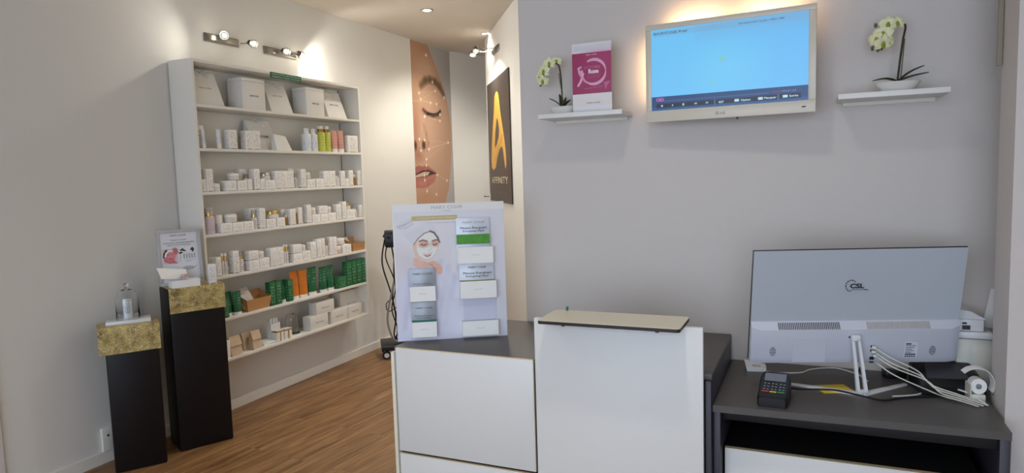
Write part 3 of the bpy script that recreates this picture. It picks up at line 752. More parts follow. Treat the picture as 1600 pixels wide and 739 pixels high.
# ------------------------------------------------------------------ pedestals on the left
GOLDFOIL = gold_mat()
def pedestal(fl_, f, wdt, dep, hgt, label, drop, ov):
    """fl_: front left corner on the floor, f: unit vector along the front; local x along the front, local y into the wall"""
    a = math.atan2(f[1], f[0])
    t = thing('display_pedestal', label, 'pedestal', (fl_[0], fl_[1], 0), a, 'black pedestals')
    MB().bx(0, wdt, 0, dep, 0, hgt, bev=.010).build('column', PEDBLACK, t)
    x_tab = ov
    c = thing('foil_drape', '%s sheet of crinkled gold foil bent over the front of the %s black pedestal' % (('larger', 'taller') if hgt > .8 else ('smaller', 'shorter')), 'foil', (fl_[0], fl_[1], 0), a, 'gold foil sheets')
    # a bent sheet: flat on top, rounded nose, hanging front
    prof = [(dep-.004, hgt+.004), (.02, hgt+.004)]
    for k in range(7):
        an = PI/2*k/6; prof.append((.010-.0135*math.sin(an), hgt-.010+.0140*math.cos(an)))
    prof.append((-.0045, hgt-drop))
    x0, x1 = -ov, wdt+(.004 if hgt > .8 else .01)
    out = [(y, z) for y, z in prof]; inn = []
    for k, (y, z) in enumerate(prof):
        p0 = prof[max(k-1, 0)]; p1 = prof[min(k+1, len(prof)-1)]
        dy, dz = p1[0]-p0[0], p1[1]-p0[1]; L = math.hypot(dy, dz)
        inn.append((y-.0018*dz/L, z+.0018*(dy/L)))
    b = MB()
    rings = []
    for x in np.linspace(x0, x1, 12): rings.append([(x, y, z) for y, z in out]+[(x, y, z) for y, z in reversed(inn)])
    b.rings(rings)
    o = b.build('foil_sheet', GOLDFOIL, c)
    return t, a
p2, a2 = pedestal((-3.245, 2.612), (.44, .898), .293, .215, .925, 'taller black pedestal with gold foil over its top, beside the shelf unit', .135, 0.0)
p1, a1 = pedestal((-3.331, 2.284), (.56, .828), .246, .175, .775, 'shorter black pedestal with gold foil over its top, at the left wall', .14, .030)
def loc_on(fl_, a, x, y, z): return (fl_[0]+math.cos(a)*x-math.sin(a)*y, fl_[1]+math.sin(a)*x+math.cos(a)*y, z)
P2, P1 = (-3.245, 2.612), (-3.331, 2.284)
# marble slab, glass bell and carton on the shorter pedestal
t = thing('marble_slab', 'thin white marble slab lying on the gold foil of the shorter pedestal', 'slab', loc_on(P1, a1, .119, .094, .7795), a1-.06)
MB().bx(-.105, .105, -.062, .062, 0, .018, bev=.002).build('slab_top', mat('white_marble', (226, 228, 230), .2, var=.05, scale=7), t)
t = thing('glass_bell', 'tall clear glass bell jar with ball knob on the marble slab', 'bell jar', loc_on(P1, a1, .118, .092, .798))
pr = [(.056, 0), (.058, .003), (.057, .006), (.0555, .10), (.052, .122), (.042, .142), (.026, .153), (.010, .158)]
MB().lathe(pr+[(r-.002, z-.0015) for r, z in reversed(pr[2:])]+[(.054, 0)], n=40, cap=False).build('glass_dome', GLASS, t)
MB().lathe([(.026, .1545), (.024, .1575), (.010, .162), (.006, .168), (.008, .170)], n=24).build('neck', GLASS, t)
MB().ball((0, 0, .180), .012, u=20, v=12).build('knob', GLASS, t)
tag(MB().box((0, 0, .052), (.036, .040, .104), bev=.001).build('product_carton', carton_mat('striped_carton', (236, 236, 236), (90, 92, 96), rows=13, foot=False, lo=.25, hi=.98, dens=.38, amount=.7), None, loc_on(P1, a1, .122, .09, .798), (0, 0, a1-PI/2-.25)), 'white product carton with grey printed lines under the glass bell jar', 'carton')
# framed notice on the taller pedestal
FM = mat('silver_white_frame', (184, 184, 187), .35, var=.04)
t = thing('picture_frame', 'white framed notice with a red-toned face picture leaning against the shelf side', 'frame', loc_on(P2, a2, -.008, .135, .929), a2)
lean = -.10
T_ = Matrix.Rotation(lean, 4, 'X')
fw, fh, bw = .235, .318, .018
b = MB()
for (x0, x1, z0, z1) in ((0, fw, 0, bw), (0, fw, fh-bw, fh), (0, bw, bw, fh-bw), (fw-bw, fw, bw, fh-bw)): b.bx(x0, x1, -.008, .010, z0, z1, bev=.002)
b.build('frame_border', FM, t, rot=(lean, 0, 0))
MB().bx(bw*.8, fw-bw*.8, .0, .008, bw*.8, fh-bw*.8).build('backing', PAPER, t, rot=(lean, 0, 0))
MF = T_ @ frame((bw, -.0008, bw), (1, 0, 0))
def art_notice(U, V):
    a = Art(U, V, (222, 224, 230))
    w, h = fw-2*bw, fh-2*bw
    a.rect(.008, .090, .105, .192, (212, 196, 198)); a.ell(.076, .176, .016, .020, (196, 116, 122), .2); a.poly([(.012, .140), (.016, .118), (.040, .108), (.086, .106), (.074, .116), (.068, .130)], (198, 112, 120))
    a.ell(.046, .150, .030, .033, (206, 124, 130), .08, rot=-.3); a.ell(.052, .152, .018, .020, (222, 148, 150), .5)
    a.line([(.014, .146), (.018, .166), (.030, .184)], .0045, (40, 34, 40), .002); a.line([(.022, .150), (.028, .168), (.044, .180), (.060, .178)], .0048, (238, 238, 240), .002)
    a.line([(.034, .160), (.043, .157)], .0013, (96, 44, 50), .001); a.line([(.054, .157), (.063, .160)], .0013, (96, 44, 50), .001); a.line([(.047, .154), (.049, .146)], .0008, (180, 96, 100), .001); a.line([(.041, .136), (.050, .134), (.059, .138)], .0018, (160, 50, 66), .001)
    for x, y, r in ((.112, .182, .5), (.122, .178, -.4), (.166, .184, .9), (.172, .176, 1.2), (.105, .165, .2)): a.ell(x, y, .011, .005, (44, 58, 48), rot=r)
    for k in range(5): a.rect(.118+k*.014, .126+k*.014, .130, .152, (150, 150, 156), op=.8); a.rect(.120+k*.014, .124+k*.014, .152, .158, (90, 90, 96))
    a.line([(.100, .115), (.102, .160)], .0008, (90, 90, 96)); a.line([(.12, .122), (.185, .122)], .0006, (130, 130, 136)); a.line([(.13, .114), (.16, .114)], .0006, (130, 130, 136))
    a.ell(.14, .075, .03, .012, (180, 182, 188)); a.line([(.16, .07), (.185, .085)], .0012, (110, 110, 116))
    return a.c
print_sheet('printed_notice', fw-2*bw, fh-2*bw, .0012, art_notice, MF, t)
INKR = mat('dull_rose_ink', (150, 100, 106), .6)
for body, v, cap, wd, mm in (('MARY COHR', .262, .009, .085, INKR), ('Masques essentiels', .238, .006, .085, GREYINK), ('CATALOGUE + MASQUES ESSENTIELS', .221, .006, .165, GREYINK), ('BEAUTY MASK CATALOGUE', .209, .005, .120, GREYINK)):
    text('lettering', body, cap, MF @ Matrix.Translation(((fw-2*bw)/2, v, .0006)), mm, t, wd, 'CENTER')
# open gift box and tall carton on the taller pedestal
t = thing('open_box', 'open white box with its lid tilted back on the gold foil of the taller pedestal', 'box', loc_on(P2, a2, .095, .040, .929), a2+.05)
b = MB(); b.bx(-.075, .075, -.03, .03, 0, .002); b.bx(-.075, .075, -.032, -.030, 0, .042); b.bx(-.075, .075, .030, .032, 0, .042); b.bx(-.075, -.073, -.03, .03, 0, .042); b.bx(.073, .075, -.03, .03, 0, .042)
b.bx(-.072, .072, -.029, .029, .026, .030)
b.build('box_body', PAPER, t)
b = MB(); b.hexa([(-.125, -.03, .062), (.03, .030, .040), (.03, .034, .041), (-.125, -.026, .063), (-.135, .012, .118), (.03, .052, .090), (.03, .056, .091), (-.135, .016, .119)])
b.hexa([(-.125, -.03, .060), (.03, .030, .038), (.03, .040, .037), (-.125, -.01, .059), (-.125, -.03, .064), (.03, .030, .042), (.03, .040, .041), (-.125, -.01, .063)])
b.build('lid', PAPER, t)
t = thing('product_jar', 'small pinkish jar standing in the open white box', 'jar', loc_on(P2, a2, .098, .040, .9602), a2)
MB().lathe([(.018, 0), (.02, .003), (.02, .022), (.017, .025)], n=20).build('jar_body', CLEARP, t)
MB().lathe([(.018, .025), (.019, .038), (0, .040)], n=20).build('lid', JAR_P, t)
tag(MB().box((0, 0, .056), (.042, .040, .112), bev=.001).build('product_carton', C_WHITE, None, loc_on(P2, a2, .243, .035, .929), (0, 0, a2-.1)), 'upright white carton at the right end of the gold foil on the taller pedestal', 'carton')

# ------------------------------------------------------------------ posters in the corridor
NET = [(5.958, 2.709), (5.795, 2.322), (5.823, 2.265), (6.114, 2.373), (6.127, 2.242), (6.011, 2.245), (6.29, 2.322), (5.887, 2.103), (6.19, 2.141), (6.063, 2.458), (5.766, 1.876), (5.859, 1.87), (6.34, 1.86), (5.787, 1.764), (5.941, 1.78), (5.887, 1.682), (5.88, 1.62), (5.831, 1.521), (6.085, 1.526), (6.282, 1.462), (5.839, 1.473), (5.871, 1.364), (6.054, 1.326), (6.186, 2.077), (5.878, 2.102)]
def art_face(U, V):
    Y = U+5.668; Z = V+.10
    a = Art(Y, Z, (176, 172, 170))
    sk = [(5.6, .1), (6.02, .1), (6.20, 1.18), (6.32, 1.38), (6.385, 1.62), (6.42, 1.86), (6.41, 2.08), (6.35, 2.30), (6.256, 2.467), (6.16, 2.60), (6.08, 2.70), (5.967, 2.84), (5.6, 2.9)]
    a.poly(sk, (190, 152, 126))
    tone = np.clip((Y-5.95)/.45, 0, 1); face = (np.abs(a.c-np.array([190, 152, 126])).sum(-1) < 1).astype(float)
    a.mix(face*.30*tone, (160, 116, 88)); a.mix(face*np.clip((Z-2.45)/.3, 0, 1)*.35, (150, 98, 68))
    a.ell(5.96, 2.57, .16, .10, (210, 176, 148), .8, .6); a.ell(6.0, 2.26, .13, .08, (200, 162, 134), .8, .7); a.ell(6.0, 1.90, .16, .20, (198, 160, 134), .9, .5)
    a.ell(5.70, 2.0, .06, .22, (150, 96, 70), .9, .55); a.ell(5.73, 1.72, .08, .05, (150, 92, 70), .9, .6)
    a.line([(5.84, 2.40), (5.92, 2.455), (6.02, 2.475), (6.12, 2.465), (6.20, 2.43), (6.27, 2.36)], .030, (98, 74, 50), .05, .85); a.line([(6.12, 2.45), (6.22, 2.40), (6.29, 2.33)], .012, (88, 62, 44), .03, .8)
    a.line([(5.86, 2.165), (5.94, 2.135), (6.05, 2.125), (6.14, 2.14), (6.20, 2.175)], .016, (44, 26, 22), .02)
    for k in range(12):
        x = 5.88+k*.027; a.seg((x, 2.14-.01*math.sin(k/11*PI)), (x+.012*(k-5)/5, 2.095), .003, (50, 30, 26), soft=.006)
    a.ell(5.86, 2.155, .05, .03, (176, 118, 90), .8, .5)
    a.ell(5.845, 1.82, .030, .042, (66, 34, 26), .6); a.ell(5.69, 1.81, .024, .040, (70, 34, 26), .6)
    a.line([(5.86, 2.02), (5.90, 1.93), (5.93, 1.84), (5.90, 1.77)], .012, (158, 106, 80), .04, .6)
    a.poly([(5.66, 1.60), (5.74, 1.62), (5.80, 1.605), (5.88, 1.625), (5.97, 1.59), (6.09, 1.54), (6.0, 1.50), (5.9, 1.50), (5.66, 1.48)], (160, 94, 86))
    a.poly([(5.66, 1.50), (5.85, 1.50), (6.09, 1.535), (6.02, 1.45), (5.90, 1.405), (5.80, 1.395), (5.66, 1.40)], (174, 110, 98))
    a.poly([(5.66, 1.535), (5.80, 1.57), (5.92, 1.575), (6.08, 1.538), (5.9, 1.515), (5.66, 1.495)], (60, 30, 26)); a.poly([(5.66, 1.52), (5.82, 1.555), (5.94, 1.555), (5.9, 1.522), (5.66, 1.50)], (196, 170, 150))
    a.ell(5.78, 1.44, .07, .02, (206, 130, 112), .8, .6); a.ell(5.82, 1.30, .13, .06, (186, 128, 98), .9, .5)
    wl = (236, 216, 190)
    E_ = [(1, 2), (2, 3), (1, 3), (2, 5), (5, 4), (4, 6), (3, 6), (4, 3), (6, 9), (9, 1), (7, 8), (7, 5), (8, 6), (8, 4), (23, 24), (24, 23), (24, 11), (11, 10), (10, 13), (13, 14), (14, 11), (11, 12), (14, 12), (15, 12), (13, 15), (15, 16), (16, 18), (16, 17), (17, 18), (18, 20), (20, 21), (18, 21), (18, 19), (18, 22), (0, 9), (10, 24), (15, 17), (12, 13), (5, 2), (17, 20)]
    for p, q in E_: a.seg(NET[p], NET[q], .0016, wl, soft=.006, op=.45)
    a.seg((5.67, 2.24), NET[5], .0016, wl, soft=.006, op=.6); a.seg(NET[19], (6.44, 1.465), .0016, wl, soft=.006, op=.5); a.seg(NET[12], (6.44, 1.86), .0016, wl, soft=.006, op=.5)
    for k, p in enumerate(NET): a.ell(p[0], p[1], .012 if k not in (0,) else .02, .014, (246, 232, 210), .4)
    return a.c
t = thing('face_poster', 'floor-to-ceiling poster of half a woman\'s face with white network lines', 'poster', (XW, 5.668, .10))
MB().bx(.0005, .0030, 0, .768, 0, 2.715).build('backing_sheet', PAPER, t)
print_sheet('printed_sheet', .768, 2.715, .004, art_face, frame((.0034, 0, 0), (0, 1, 0)), t, .35)
# black AFFINITY poster
AFF_OUT = [(0.525, 2.244), (0.434, 2.216), (0.361, 2.072), (0.262, 1.916), (0.187, 1.772), (0.137, 1.643), (0.158, 1.573), (0.258, 1.549), (0.374, 1.573), (0.478, 1.666), (0.594, 1.727), (0.7, 1.752), (0.765, 1.732), (0.808, 1.651), (0.867, 1.551), (0.92, 1.589), (0.903, 1.706), (0.848, 1.826), (0.772, 1.935), (0.696, 2.057), (0.647, 2.174), (0.605, 2.225)]
AFF_IN = [(0.513, 2.014), (0.57, 1.983), (0.616, 1.901), (0.583, 1.833), (0.49, 1.785), (0.386, 1.745), (0.36, 1.783), (0.415, 1.897)]
AFF_HI = [(0.59, 2.198), (0.653, 2.044), (0.746, 1.9), (0.824, 1.793), (0.876, 1.657)]
AFF_LO = [(0.364, 1.637), (0.524, 1.739), (0.699, 1.8), (0.755, 1.84)]
def art_aff(U, V):
    X, Z = U, V+1.262
    a = Art(X, Z, (64, 56, 50)); g = (216, 166, 62); g2 = (236, 200, 116)
    # the looped letter: an outline with an open eye
    a.poly(AFF_OUT, g); a.poly(AFF_IN, (64, 56, 50))
    a.line(AFF_HI, .014, g2, .012, .75); a.line(AFF_LO, .016, (178, 124, 40), .014, .6)
    a.line([(.22, 1.345), (.48, 1.345)], .0015, (120, 108, 96), .003); a.line([(.66, 1.345), (.92, 1.345)], .0015, (120, 108, 96), .003); a.line([(.50, 1.36), (.57, 1.335), (.64, 1.36)], .003, (120, 108, 96), .004)
    return a.c
t = thing('brand_poster', 'dark poster with a golden looped letter A above the white word AFFINITY', 'poster', (-2.875+nrm.x*.002, 5.998+nrm.y*.002, 1.262))
ang = math.atan2(d.y, d.x); Rz = Matrix.Rotation(ang, 4, 'Z')
t.rotation_euler = (0, 0, ang)
# local x runs along the wall towards the viewer, local -y faces the corridor
MB().bx(0, 1.122, -.010, 0, 0, 1.098, bev=.001).build('backing_board', mat('dark_board', (60, 54, 50), .5), t)
print_sheet('printed_sheet', 1.122, 1.098, .004, art_aff, frame((0, -.0106, 0), (1, 0, 0)), t, .4)
text('lettering', 'AFFINITY', .062, frame((.13, -.0112, .165), (1, 0, 0)), mat('pale_gold_ink', (206, 196, 172), .5), t, .84)

# ------------------------------------------------------------------ lamps
BULB = mat('glowing_bulb', (255, 246, 226), .3, emit=(255, 246, 226), estr=28.)
SHADEG = mat('frosted_glass_shade', (240, 236, 226), .3, trans=.7, var=.02)
DARKM = mat('dark_bronze_metal', (96, 86, 74), .35, .9, var=.1)
def wall_lamp(label, loc, rz, L, heads, group='twin wall spotlights'):
    """local x along the wall, local -y into the room; heads: (x, out, drop, aim vector, lit power)"""
    t = thing('wall_spotlight', label, 'wall lamp', loc, rz, group)
    b = MB(); b.box((0, -.006, 0), (L, .012, .055), bev=.004); b.hexa([(-L/2, -.012, -.024), (L/2, -.012, -.024), (L/2, -.012, .024), (-L/2, -.012, .024), (-L/2+.02, -.026, -.016), (L/2-.02, -.026, -.016), (L/2-.02, -.026, .016), (-L/2+.02, -.026, .016)])
    b.build('wall_plate', STEEL, t)
    for (x, out, dz, aim, pw) in heads:
        aim = Vector(aim).normalized(); c = Vector((x, -out, dz)); back = c-aim*.030
        b = MB(); b.tube([(x*.8, -.02, 0), (x*.8+(x*.2)*.4, -(out*.6), dz*.3), tuple(back)], .005)
        b.ball(tuple(back), .011); b.build('arm', CHROME, t)
        q = aim.to_track_quat('Z', 'Y').to_matrix().to_4x4(); M = Matrix.Translation(c) @ q
        h = MB().lathe([(.013, -.030), (.018, -.026), (.020, -.006), (.017, -.004)], M=M, n=20).build('socket', DARKM, t)
        b = MB()
        for zz in (.0, .022): b.tube([M @ Vector((.027*math.cos(k*PI/10), .027*math.sin(k*PI/10), zz)) for k in range(21)], .0022)
        for k in range(5): b.tube([M @ Vector((.020*math.cos(k*PI*.4), .020*math.sin(k*PI*.4), -.010)), M @ Vector((.027*math.cos(k*PI*.4), .027*math.sin(k*PI*.4), 0)), M @ Vector((.027*math.cos(k*PI*.4), .027*math.sin(k*PI*.4), .022))], .0018)
        b.build('cage_ring', STEEL, h)
        MB().ball((0, 0, .010), .0155, M=None, sc=(1, 1, 1.1)).build('bulb', BULB, h).matrix_local = M
        if pw:
            l = spot('bulb_light', (0, 0, 0), aim, pw, (1, .95, .86), 150, .5, .02); l.parent = t; l.location = c+aim*.040
    return t
# on the left wall: local x -> +Y, local -y -> +X
wall_lamp('steel twin spotlight with two lit bulbs above the left end of the shelf unit', (XW, 3.375, 2.428), PI/2, .28, [(-.05, .085, .012, (-.75, -.65, -.10), 10.0), (.18, .09, 0, (.1, -1, -.35), 16.0)])
wall_lamp('steel twin spotlight above the middle of the shelf unit, one head turned aside', (XW, 3.905, 2.424), PI/2, .32, [(-.03, .085, .0, (.1, -1, -.3), 14.0), (.135, .075, .002, (.85, -.18, -.35), 16.0)])
# on the slanting corridor wall: local x along d, local -y into the corridor
pl = A0+d*((Vector((-2.56, 5.54, 0))-A0).dot(d))
wall_lamp('steel twin spotlight high on the corridor wall above the black poster', (pl.x, pl.y, 2.60), ang, .30, [(-.10, .20, -.02, (-.3, -.1, -1), 16), (.09, .20, -.02, (-.1, .1, -1), 16)])
for k, (x, y, pw) in enumerate(DOWNLIGHTS):
    seen = k < 2
    t = thing('recessed_downlight', ['nearer round recessed ceiling light in the corridor ceiling', 'farther round recessed ceiling light beside the slanting corridor wall'][k] if seen else ['round recessed ceiling light over the passage beside the back wall corner', 'round recessed ceiling light over the space before the counter', 'unseen recessed ceiling light added near the left wall before the pedestals', 'unseen recessed ceiling light added nearest the right side wall', 'unseen recessed ceiling light added nearest the shop window', 'unseen recessed ceiling light added to brighten the far corridor wall'][k-2], 'ceiling light', (x, y, HC), 0, 'recessed ceiling lights' if seen else 'front room ceiling lights')
    MB().lathe([(.036, -.001), (.047, -.001), (.048, -.004), (.036, -.006), (.034, -.002)], n=28, cap=False).build('trim_ring', STEEL, t)
    MB().lathe([(0, -.0035), (.035, -.0035), (.035, -.0015), (0, -.0015)], n=28).build('lens', BULB, t)
    l = spot('downlight_beam', (0, 0, -.02), (0, 0, -1), pw, WARM if seen else NEUT, 150 if seen else 120, .8, .04 if seen else .07); l.parent = t

# ------------------------------------------------------------------ reception counter
HCo = .86
ct = thing('reception_counter', 'white reception counter with dark grey top, drawers and a raised front panel', 'counter', (-.88, 2.13, 0))
X0, Y0 = -.88, 2.13
def L(x): return x-X0
def LY(y): return y-Y0
def cb(name, x0, x1, y0, y1, z0, z1, m, bev=.0015, parent=ct): return MB().bx(L(x0), L(x1), LY(y0), LY(y1), z0, z1, bev=bev).build(name, m, parent)
cb('worktop', -1.462, -.285, 2.142, 2.703, .842, HCo, DGREY)
cb('end_panel', -1.469, -1.455, 2.128, 2.703, 0, .841, CREAM)
cb('end_panel', -.303, -.286, 2.128, 2.703, 0, .841, DPURP)
cb('carcass', -1.454, -.304, 2.152, 2.70, .06, .841, BLACKCAV)
cb('plinth', -1.44, -.31, 2.19, 2.60, 0, .059, BLACKCAV)
for z0, z1 in ((.457, .858), (.05, .446)):
    f_ = cb('drawer_front', -1.4475, -.884, 2.129, 2.1415, z0, z1, WHITE, .001)
    MB().bx(L(-1.4475), L(-.884), LY(2.129), LY(2.141), z1-.0005, z1+.0012).bx(L(-.8845), L(-.8825), LY(2.130), LY(2.141), z0, z1).build('edge_band', mat('birch_edge_band', (232, 214, 178), .5), f_)
cb('front_panel', -.867, -.307, 2.109, 2.1275, 0, 1.013, WHITE, .001)
t = thing('counter_shelf', 'cream rounded shelf slab with dark edge resting on the raised counter panel', 'shelf', (-.59, 2.109, 1.015))
def rrect(x0, x1, y0, y1, r, n=6):
    o = []
    for cx, cy, a in ((x1-r, y1-r, 0), (x0+r, y1-r, PI/2), (x0+r, y0+r, PI), (x1-r, y0+r, 1.5*PI)):
        o += [(cx+r*math.cos(a+PI/2*k/n), cy+r*math.sin(a+PI/2*k/n)) for k in range(n+1)]
    return o
rr = rrect(-.229, .229, -.092, .091, .012)
MB().prism(rr, 0, .0105).build('dark_core', mat('dark_core_edge', (44, 36, 34), .5), t)
MB().prism(rr, .0106, .012).build('cream_top', mat('cream_top_sheet', (222, 214, 192), .4, var=.03, scale=150), t)
for x in (-.15, .155):
    MB().lathe([(.016, -.004), (.016, -.0005)], c=(x, -.060, 0), n=20).lathe([(.006, -.010), (.010, -.0005)], c=(x, -.060, 0), n=16).build('standoff', STEEL, t)
t = thing('green_clip', 'tiny green plastic clip at the back edge of the cream counter shelf', 'clip', (-.775, 2.192, 1.0275))
MB().box((0, 0, .007), (.008, .004, .014), rot=Matrix.Rotation(.3, 3, 'Y'), bev=.001).build('clip_body', mat('clip_green', (20, 110, 70), .4), t)

# ------------------------------------------------------------------ sheet-mask display on the counter
ad = math.atan2(.511, .859)
dp = thing('mask_display', 'white cardboard counter display printed with a woman in a face mask and towel', 'display', (-1.489, 2.211, HCo+.0005), ad)
dp.rotation_euler = (0, 0, ad)
DW, DH = .434, .538
b = MB(); b.bx(0, DW, 0, .004, 0, DH); b.hexa([(.03, .004, 0), (.40, .004, 0), (.40, .13, 0), (.03, .13, 0), (.03, .004, .004), (.40, .004, .004), (.40, .13, .004), (.03, .13, .004)])
for x in (.06, .37): b.hexa([(x, .004, 0), (x+.003, .004, 0), (x+.003, .12, 0), (x, .12, 0), (x, .004, .36), (x+.003, .004, .36), (x+.003, .006, .36), (x, .006, .36)])
b.build('backing_card', PAPER, dp)
def art_disp(U, V):
    a = Art(U, V, (222, 220, 226))
    a.mix(np.clip((.25-V)/.3, 0, 1)*.35, (196, 200, 224)); a.ell(.05, .33, .10, .09, (206, 196, 200), .9, .5)
    a.rect(0, DW, .508, DH, (234, 230, 228)); a.rect(0, .006, 0, DH, (232, 230, 230))
    # robe
    a.poly([(.0, 0), (.0, .20), (.05, .28), (.10, .31), (.20, .30), (.26, .22), (.27, .10), (.25, 0)], (214, 214, 232))
    for k, (p, q) in enumerate((((.18, .31), (.10, .02)), ((.21, .29), (.15, .03)), ((.23, .25), (.19, .06)), ((.06, .28), (.03, .05)), ((.17, .28), (.24, .12)))): a.seg(p, q, .006, (190, 190, 212), soft=.02, op=.7)
    a.ell(.22, .10, .05, .08, (226, 228, 242), .6, .7); a.ell(.19, .24, .03, .05, (228, 228, 240), .6, .6)
    # towel
    TW_ = (218, 216, 222)
    a.ell(.10, .43, .10, .075, (228, 226, 230), .5, .8)
    a.poly([(.016, .452), (.030, .470), (.055, .478), (.075, .490), (.112, .494), (.140, .476), (.162, .448), (.174, .418), (.180, .388), (.170, .405), (.158, .424), (.143, .431), (.120, .424), (.095, .404), (.077, .380), (.064, .388), (.046, .412), (.028, .436)], TW_)
    a.ell(.075, .452, .040, .016, (226, 225, 230), .5, .9, rot=.35); a.ell(.12, .455, .035, .018, (222, 221, 227), .6, .8, rot=-.4)
    a.line([(.018, .452), (.045, .458), (.08, .476), (.108, .482)], .0022, (166, 168, 182), .006, .8); a.line([(.022, .446), (.05, .446), (.078, .462)], .0018, (176, 178, 190), .006, .7)
    # face with a pale mask
    a.poly([(.143, .431), (.120, .424), (.095, .404), (.077, .380), (.074, .366), (.080, .340), (.090, .326), (.110, .318), (.130, .315), (.146, .322), (.160, .338), (.170, .356), (.176, .380), (.172, .404), (.158, .424)], (228, 196, 178))
    a.poly([(.143, .427), (.122, .420), (.100, .402), (.090, .385), (.088, .360), (.096, .338), (.114, .324), (.132, .321), (.147, .328), (.160, .342), (.168, .360), (.172, .382), (.168, .402), (.156, .420)], (230, 231, 224))
    a.line([(.0765, .379), (.095, .4035), (.120, .4235), (.143, .4305)], .0016, (120, 108, 106), .002, .9); a.line([(.143, .4310), (.158, .4245), (.171, .4055), (.178, .386)], .0030, (84, 72, 70), .003)
    a.ell(.117, .380, .021, .0125, (214, 164, 142), .35, rot=.08); a.ell(.160, .381, .0145, .0115, (214, 164, 142), .35)
    a.line([(.100, .3925), (.114, .3965), (.130, .3915)], .0026, (120, 78, 60), .002); a.line([(.150, .3915), (.161, .3955), (.173, .3945)], .0024, (120, 78, 60), .002)
    a.line([(.106, .3800), (.117, .3765), (.128, .3800)], .0016, (62, 42, 40), .0015); a.line([(.152, .3790), (.160, .3760), (.168, .3800)], .0015, (62, 42, 40), .0015)
    a.line([(.139, .382), (.145, .362), (.139, .355), (.131, .356)], .0009, (196, 190, 180), .002, .9)
    a.poly([(.112, .3450), (.122, .3430), (.134, .3440), (.147, .3490), (.141, .3350), (.130, .3290), (.120, .3320)], (200, 116, 124)); a.line([(.117, .3420), (.130, .3385), (.143, .3450)], .0015, (248, 244, 242), .0012)
    # hands folded under the chin
    a.poly([(.072, .300), (.074, .326), (.086, .330), (.100, .318), (.118, .312), (.134, .306), (.148, .300), (.146, .290), (.120, .287), (.09, .287)], (230, 184, 164))
    a.poly([(.138, .312), (.150, .316), (.166, .308), (.180, .296), (.187, .280), (.182, .262), (.170, .258), (.160, .268), (.152, .282), (.140, .296)], (226, 178, 158))
    for k in range(4): a.line([(.118+.010*k, .3125-.003*k), (.112+.012*k, .294-.002*k)], .0008, (190, 136, 118), .0015, .8)
    a.line([(.134, .306), (.144, .296), (.154, .284)], .0010, (176, 118, 102), .002)
    # gold band
    a.rect(.074, .25, .474, .490, (200, 176, 118))
    return a.c
FMd = frame((0, -.0008, 0), (1, 0, 0))
print_sheet('printed_sheet', DW, DH, .0022, art_disp, FMd, dp, .4)
def dtext(body, u, v, cap, wd, m, off=.0012, par=dp, al='CENTER'): return text('lettering', body, cap, frame((u, -off, v), (1, 0, 0)), m, par, wd, al)
MB().bx(.262, .392, -.0026, -.0012, .071, .152).build('pocket_shade', mat('lavender_shade', (206, 208, 226), .5), dp)  # bluish shade above the lower right pocket, put in as a coloured sheet
dtext('MARY COHR', .212, .516, .013, .122, SILVERINK); dtext('PARIS', .212, .507, .005, .03, SILVERINK)
dtext('À CHAQUE PEAU SON MASQUE', .168, .479, .006, .15, WHITEINK); dtext('A mask for every skin', .19, .462, .004, .11, SILVERINK)
POCK = [(.246, .386, .298, .364), (.250, .395, .160, .229), (.254, .398, .010, .070), (.055, .156, .158, .218), (.058, .155, .016, .077)]
for (u0, u1, v0, v1) in POCK:
    b = MB(); b.bx(u0, u1, -.024, -.0225, v0, v1); b.bx(u0, u1, -.024, -.0012, v0, v0+.0015); b.bx(u0, u0+.0015, -.024, -.0012, v0, v1); b.bx(u1-.0015, u1, -.024, -.0012, v0, v1)
    o = b.build('pocket', PAPER, dp)
    dtext('MARY COHR', (u0+u1)/2, (v0+v1)/2, .004, .03, mat('faint_ink', (206, 202, 198), .6), .0243, o)
SACH = mat('foil_sachet', (206, 210, 220), .28, .15, var=.05, scale=25, bump=.3)
GSACH = mat('grey_foil_sachet', (158, 163, 170), .28, .2, var=.06, scale=25, bump=.3)
def sachet(u0, u1, v0, v1, m, label, lines, band=None):
    o_ = Vector((-1.489, 2.211, HCo))+Matrix.Rotation(ad, 3, 'Z') @ Vector((u0, -.0125, 0))
    t = thing('mask_sachet', label, 'sachet', (o_.x, o_.y, HCo+v0), ad, None)
    w, h = u1-u0, v1-v0
    n = 9; b = MB(); fr, bk = [], []
    for k in range(n):
        v = k/(n-1); tck = .0045*math.sin(PI*min(max((v-.03)/.94, 0), 1))+.0006
        fr.append([(w*i/8, -tck*math.sin(PI*min(max((i/8-.02)/.96, 0), 1))-.0004, h*v) for i in range(9)]); bk.append([(w*i/8, .0012, h*v) for i in range(9)])
    b.rings([f_+bb[::-1] for f_, bb in zip(fr, bk)])
    o = b.build('foil_body', m, t)
    if band:
        z0, z1, c = band; MB().bx(.0, w, -.0066, -.0050, z0-v0, z1-v0).build('colour_band', mat('band_%d_%d_%d' % c, c, .35, var=.25, scale=60), t)
    for body, v, cap, wd, mm in lines: text('lettering', body, cap, frame((w*.52, -.0072, v-v0), (1, 0, 0)), mm, t, wd, 'CENTER')
    return t
TEALI = mat('teal_ink', (70, 130, 124), .5)
sachet(.244, .374, .30, .478, SACH, 'mask sachet with broad green band in the upper right pocket of the display', [('MARY COHR', .458, .007, .085, SILVERINK), ('Masque Énergisant', .436, .008, .105, DARKINK), ('Energizing Mask', .424, .007, .085, GREYINK)], (.376, .414, (74, 150, 40)))
sachet(.250, .386, .168, .300, SACH, 'mask sachet with thin olive line in the middle right pocket of the display', [('MARY COHR', .280, .008, .07, GREYINK), ('Masque Énergisant', .258, .008, .112, DARKINK), ('Energizing Mask', .246, .007, .09, GREYINK)], (.229, .233, (110, 130, 40)))
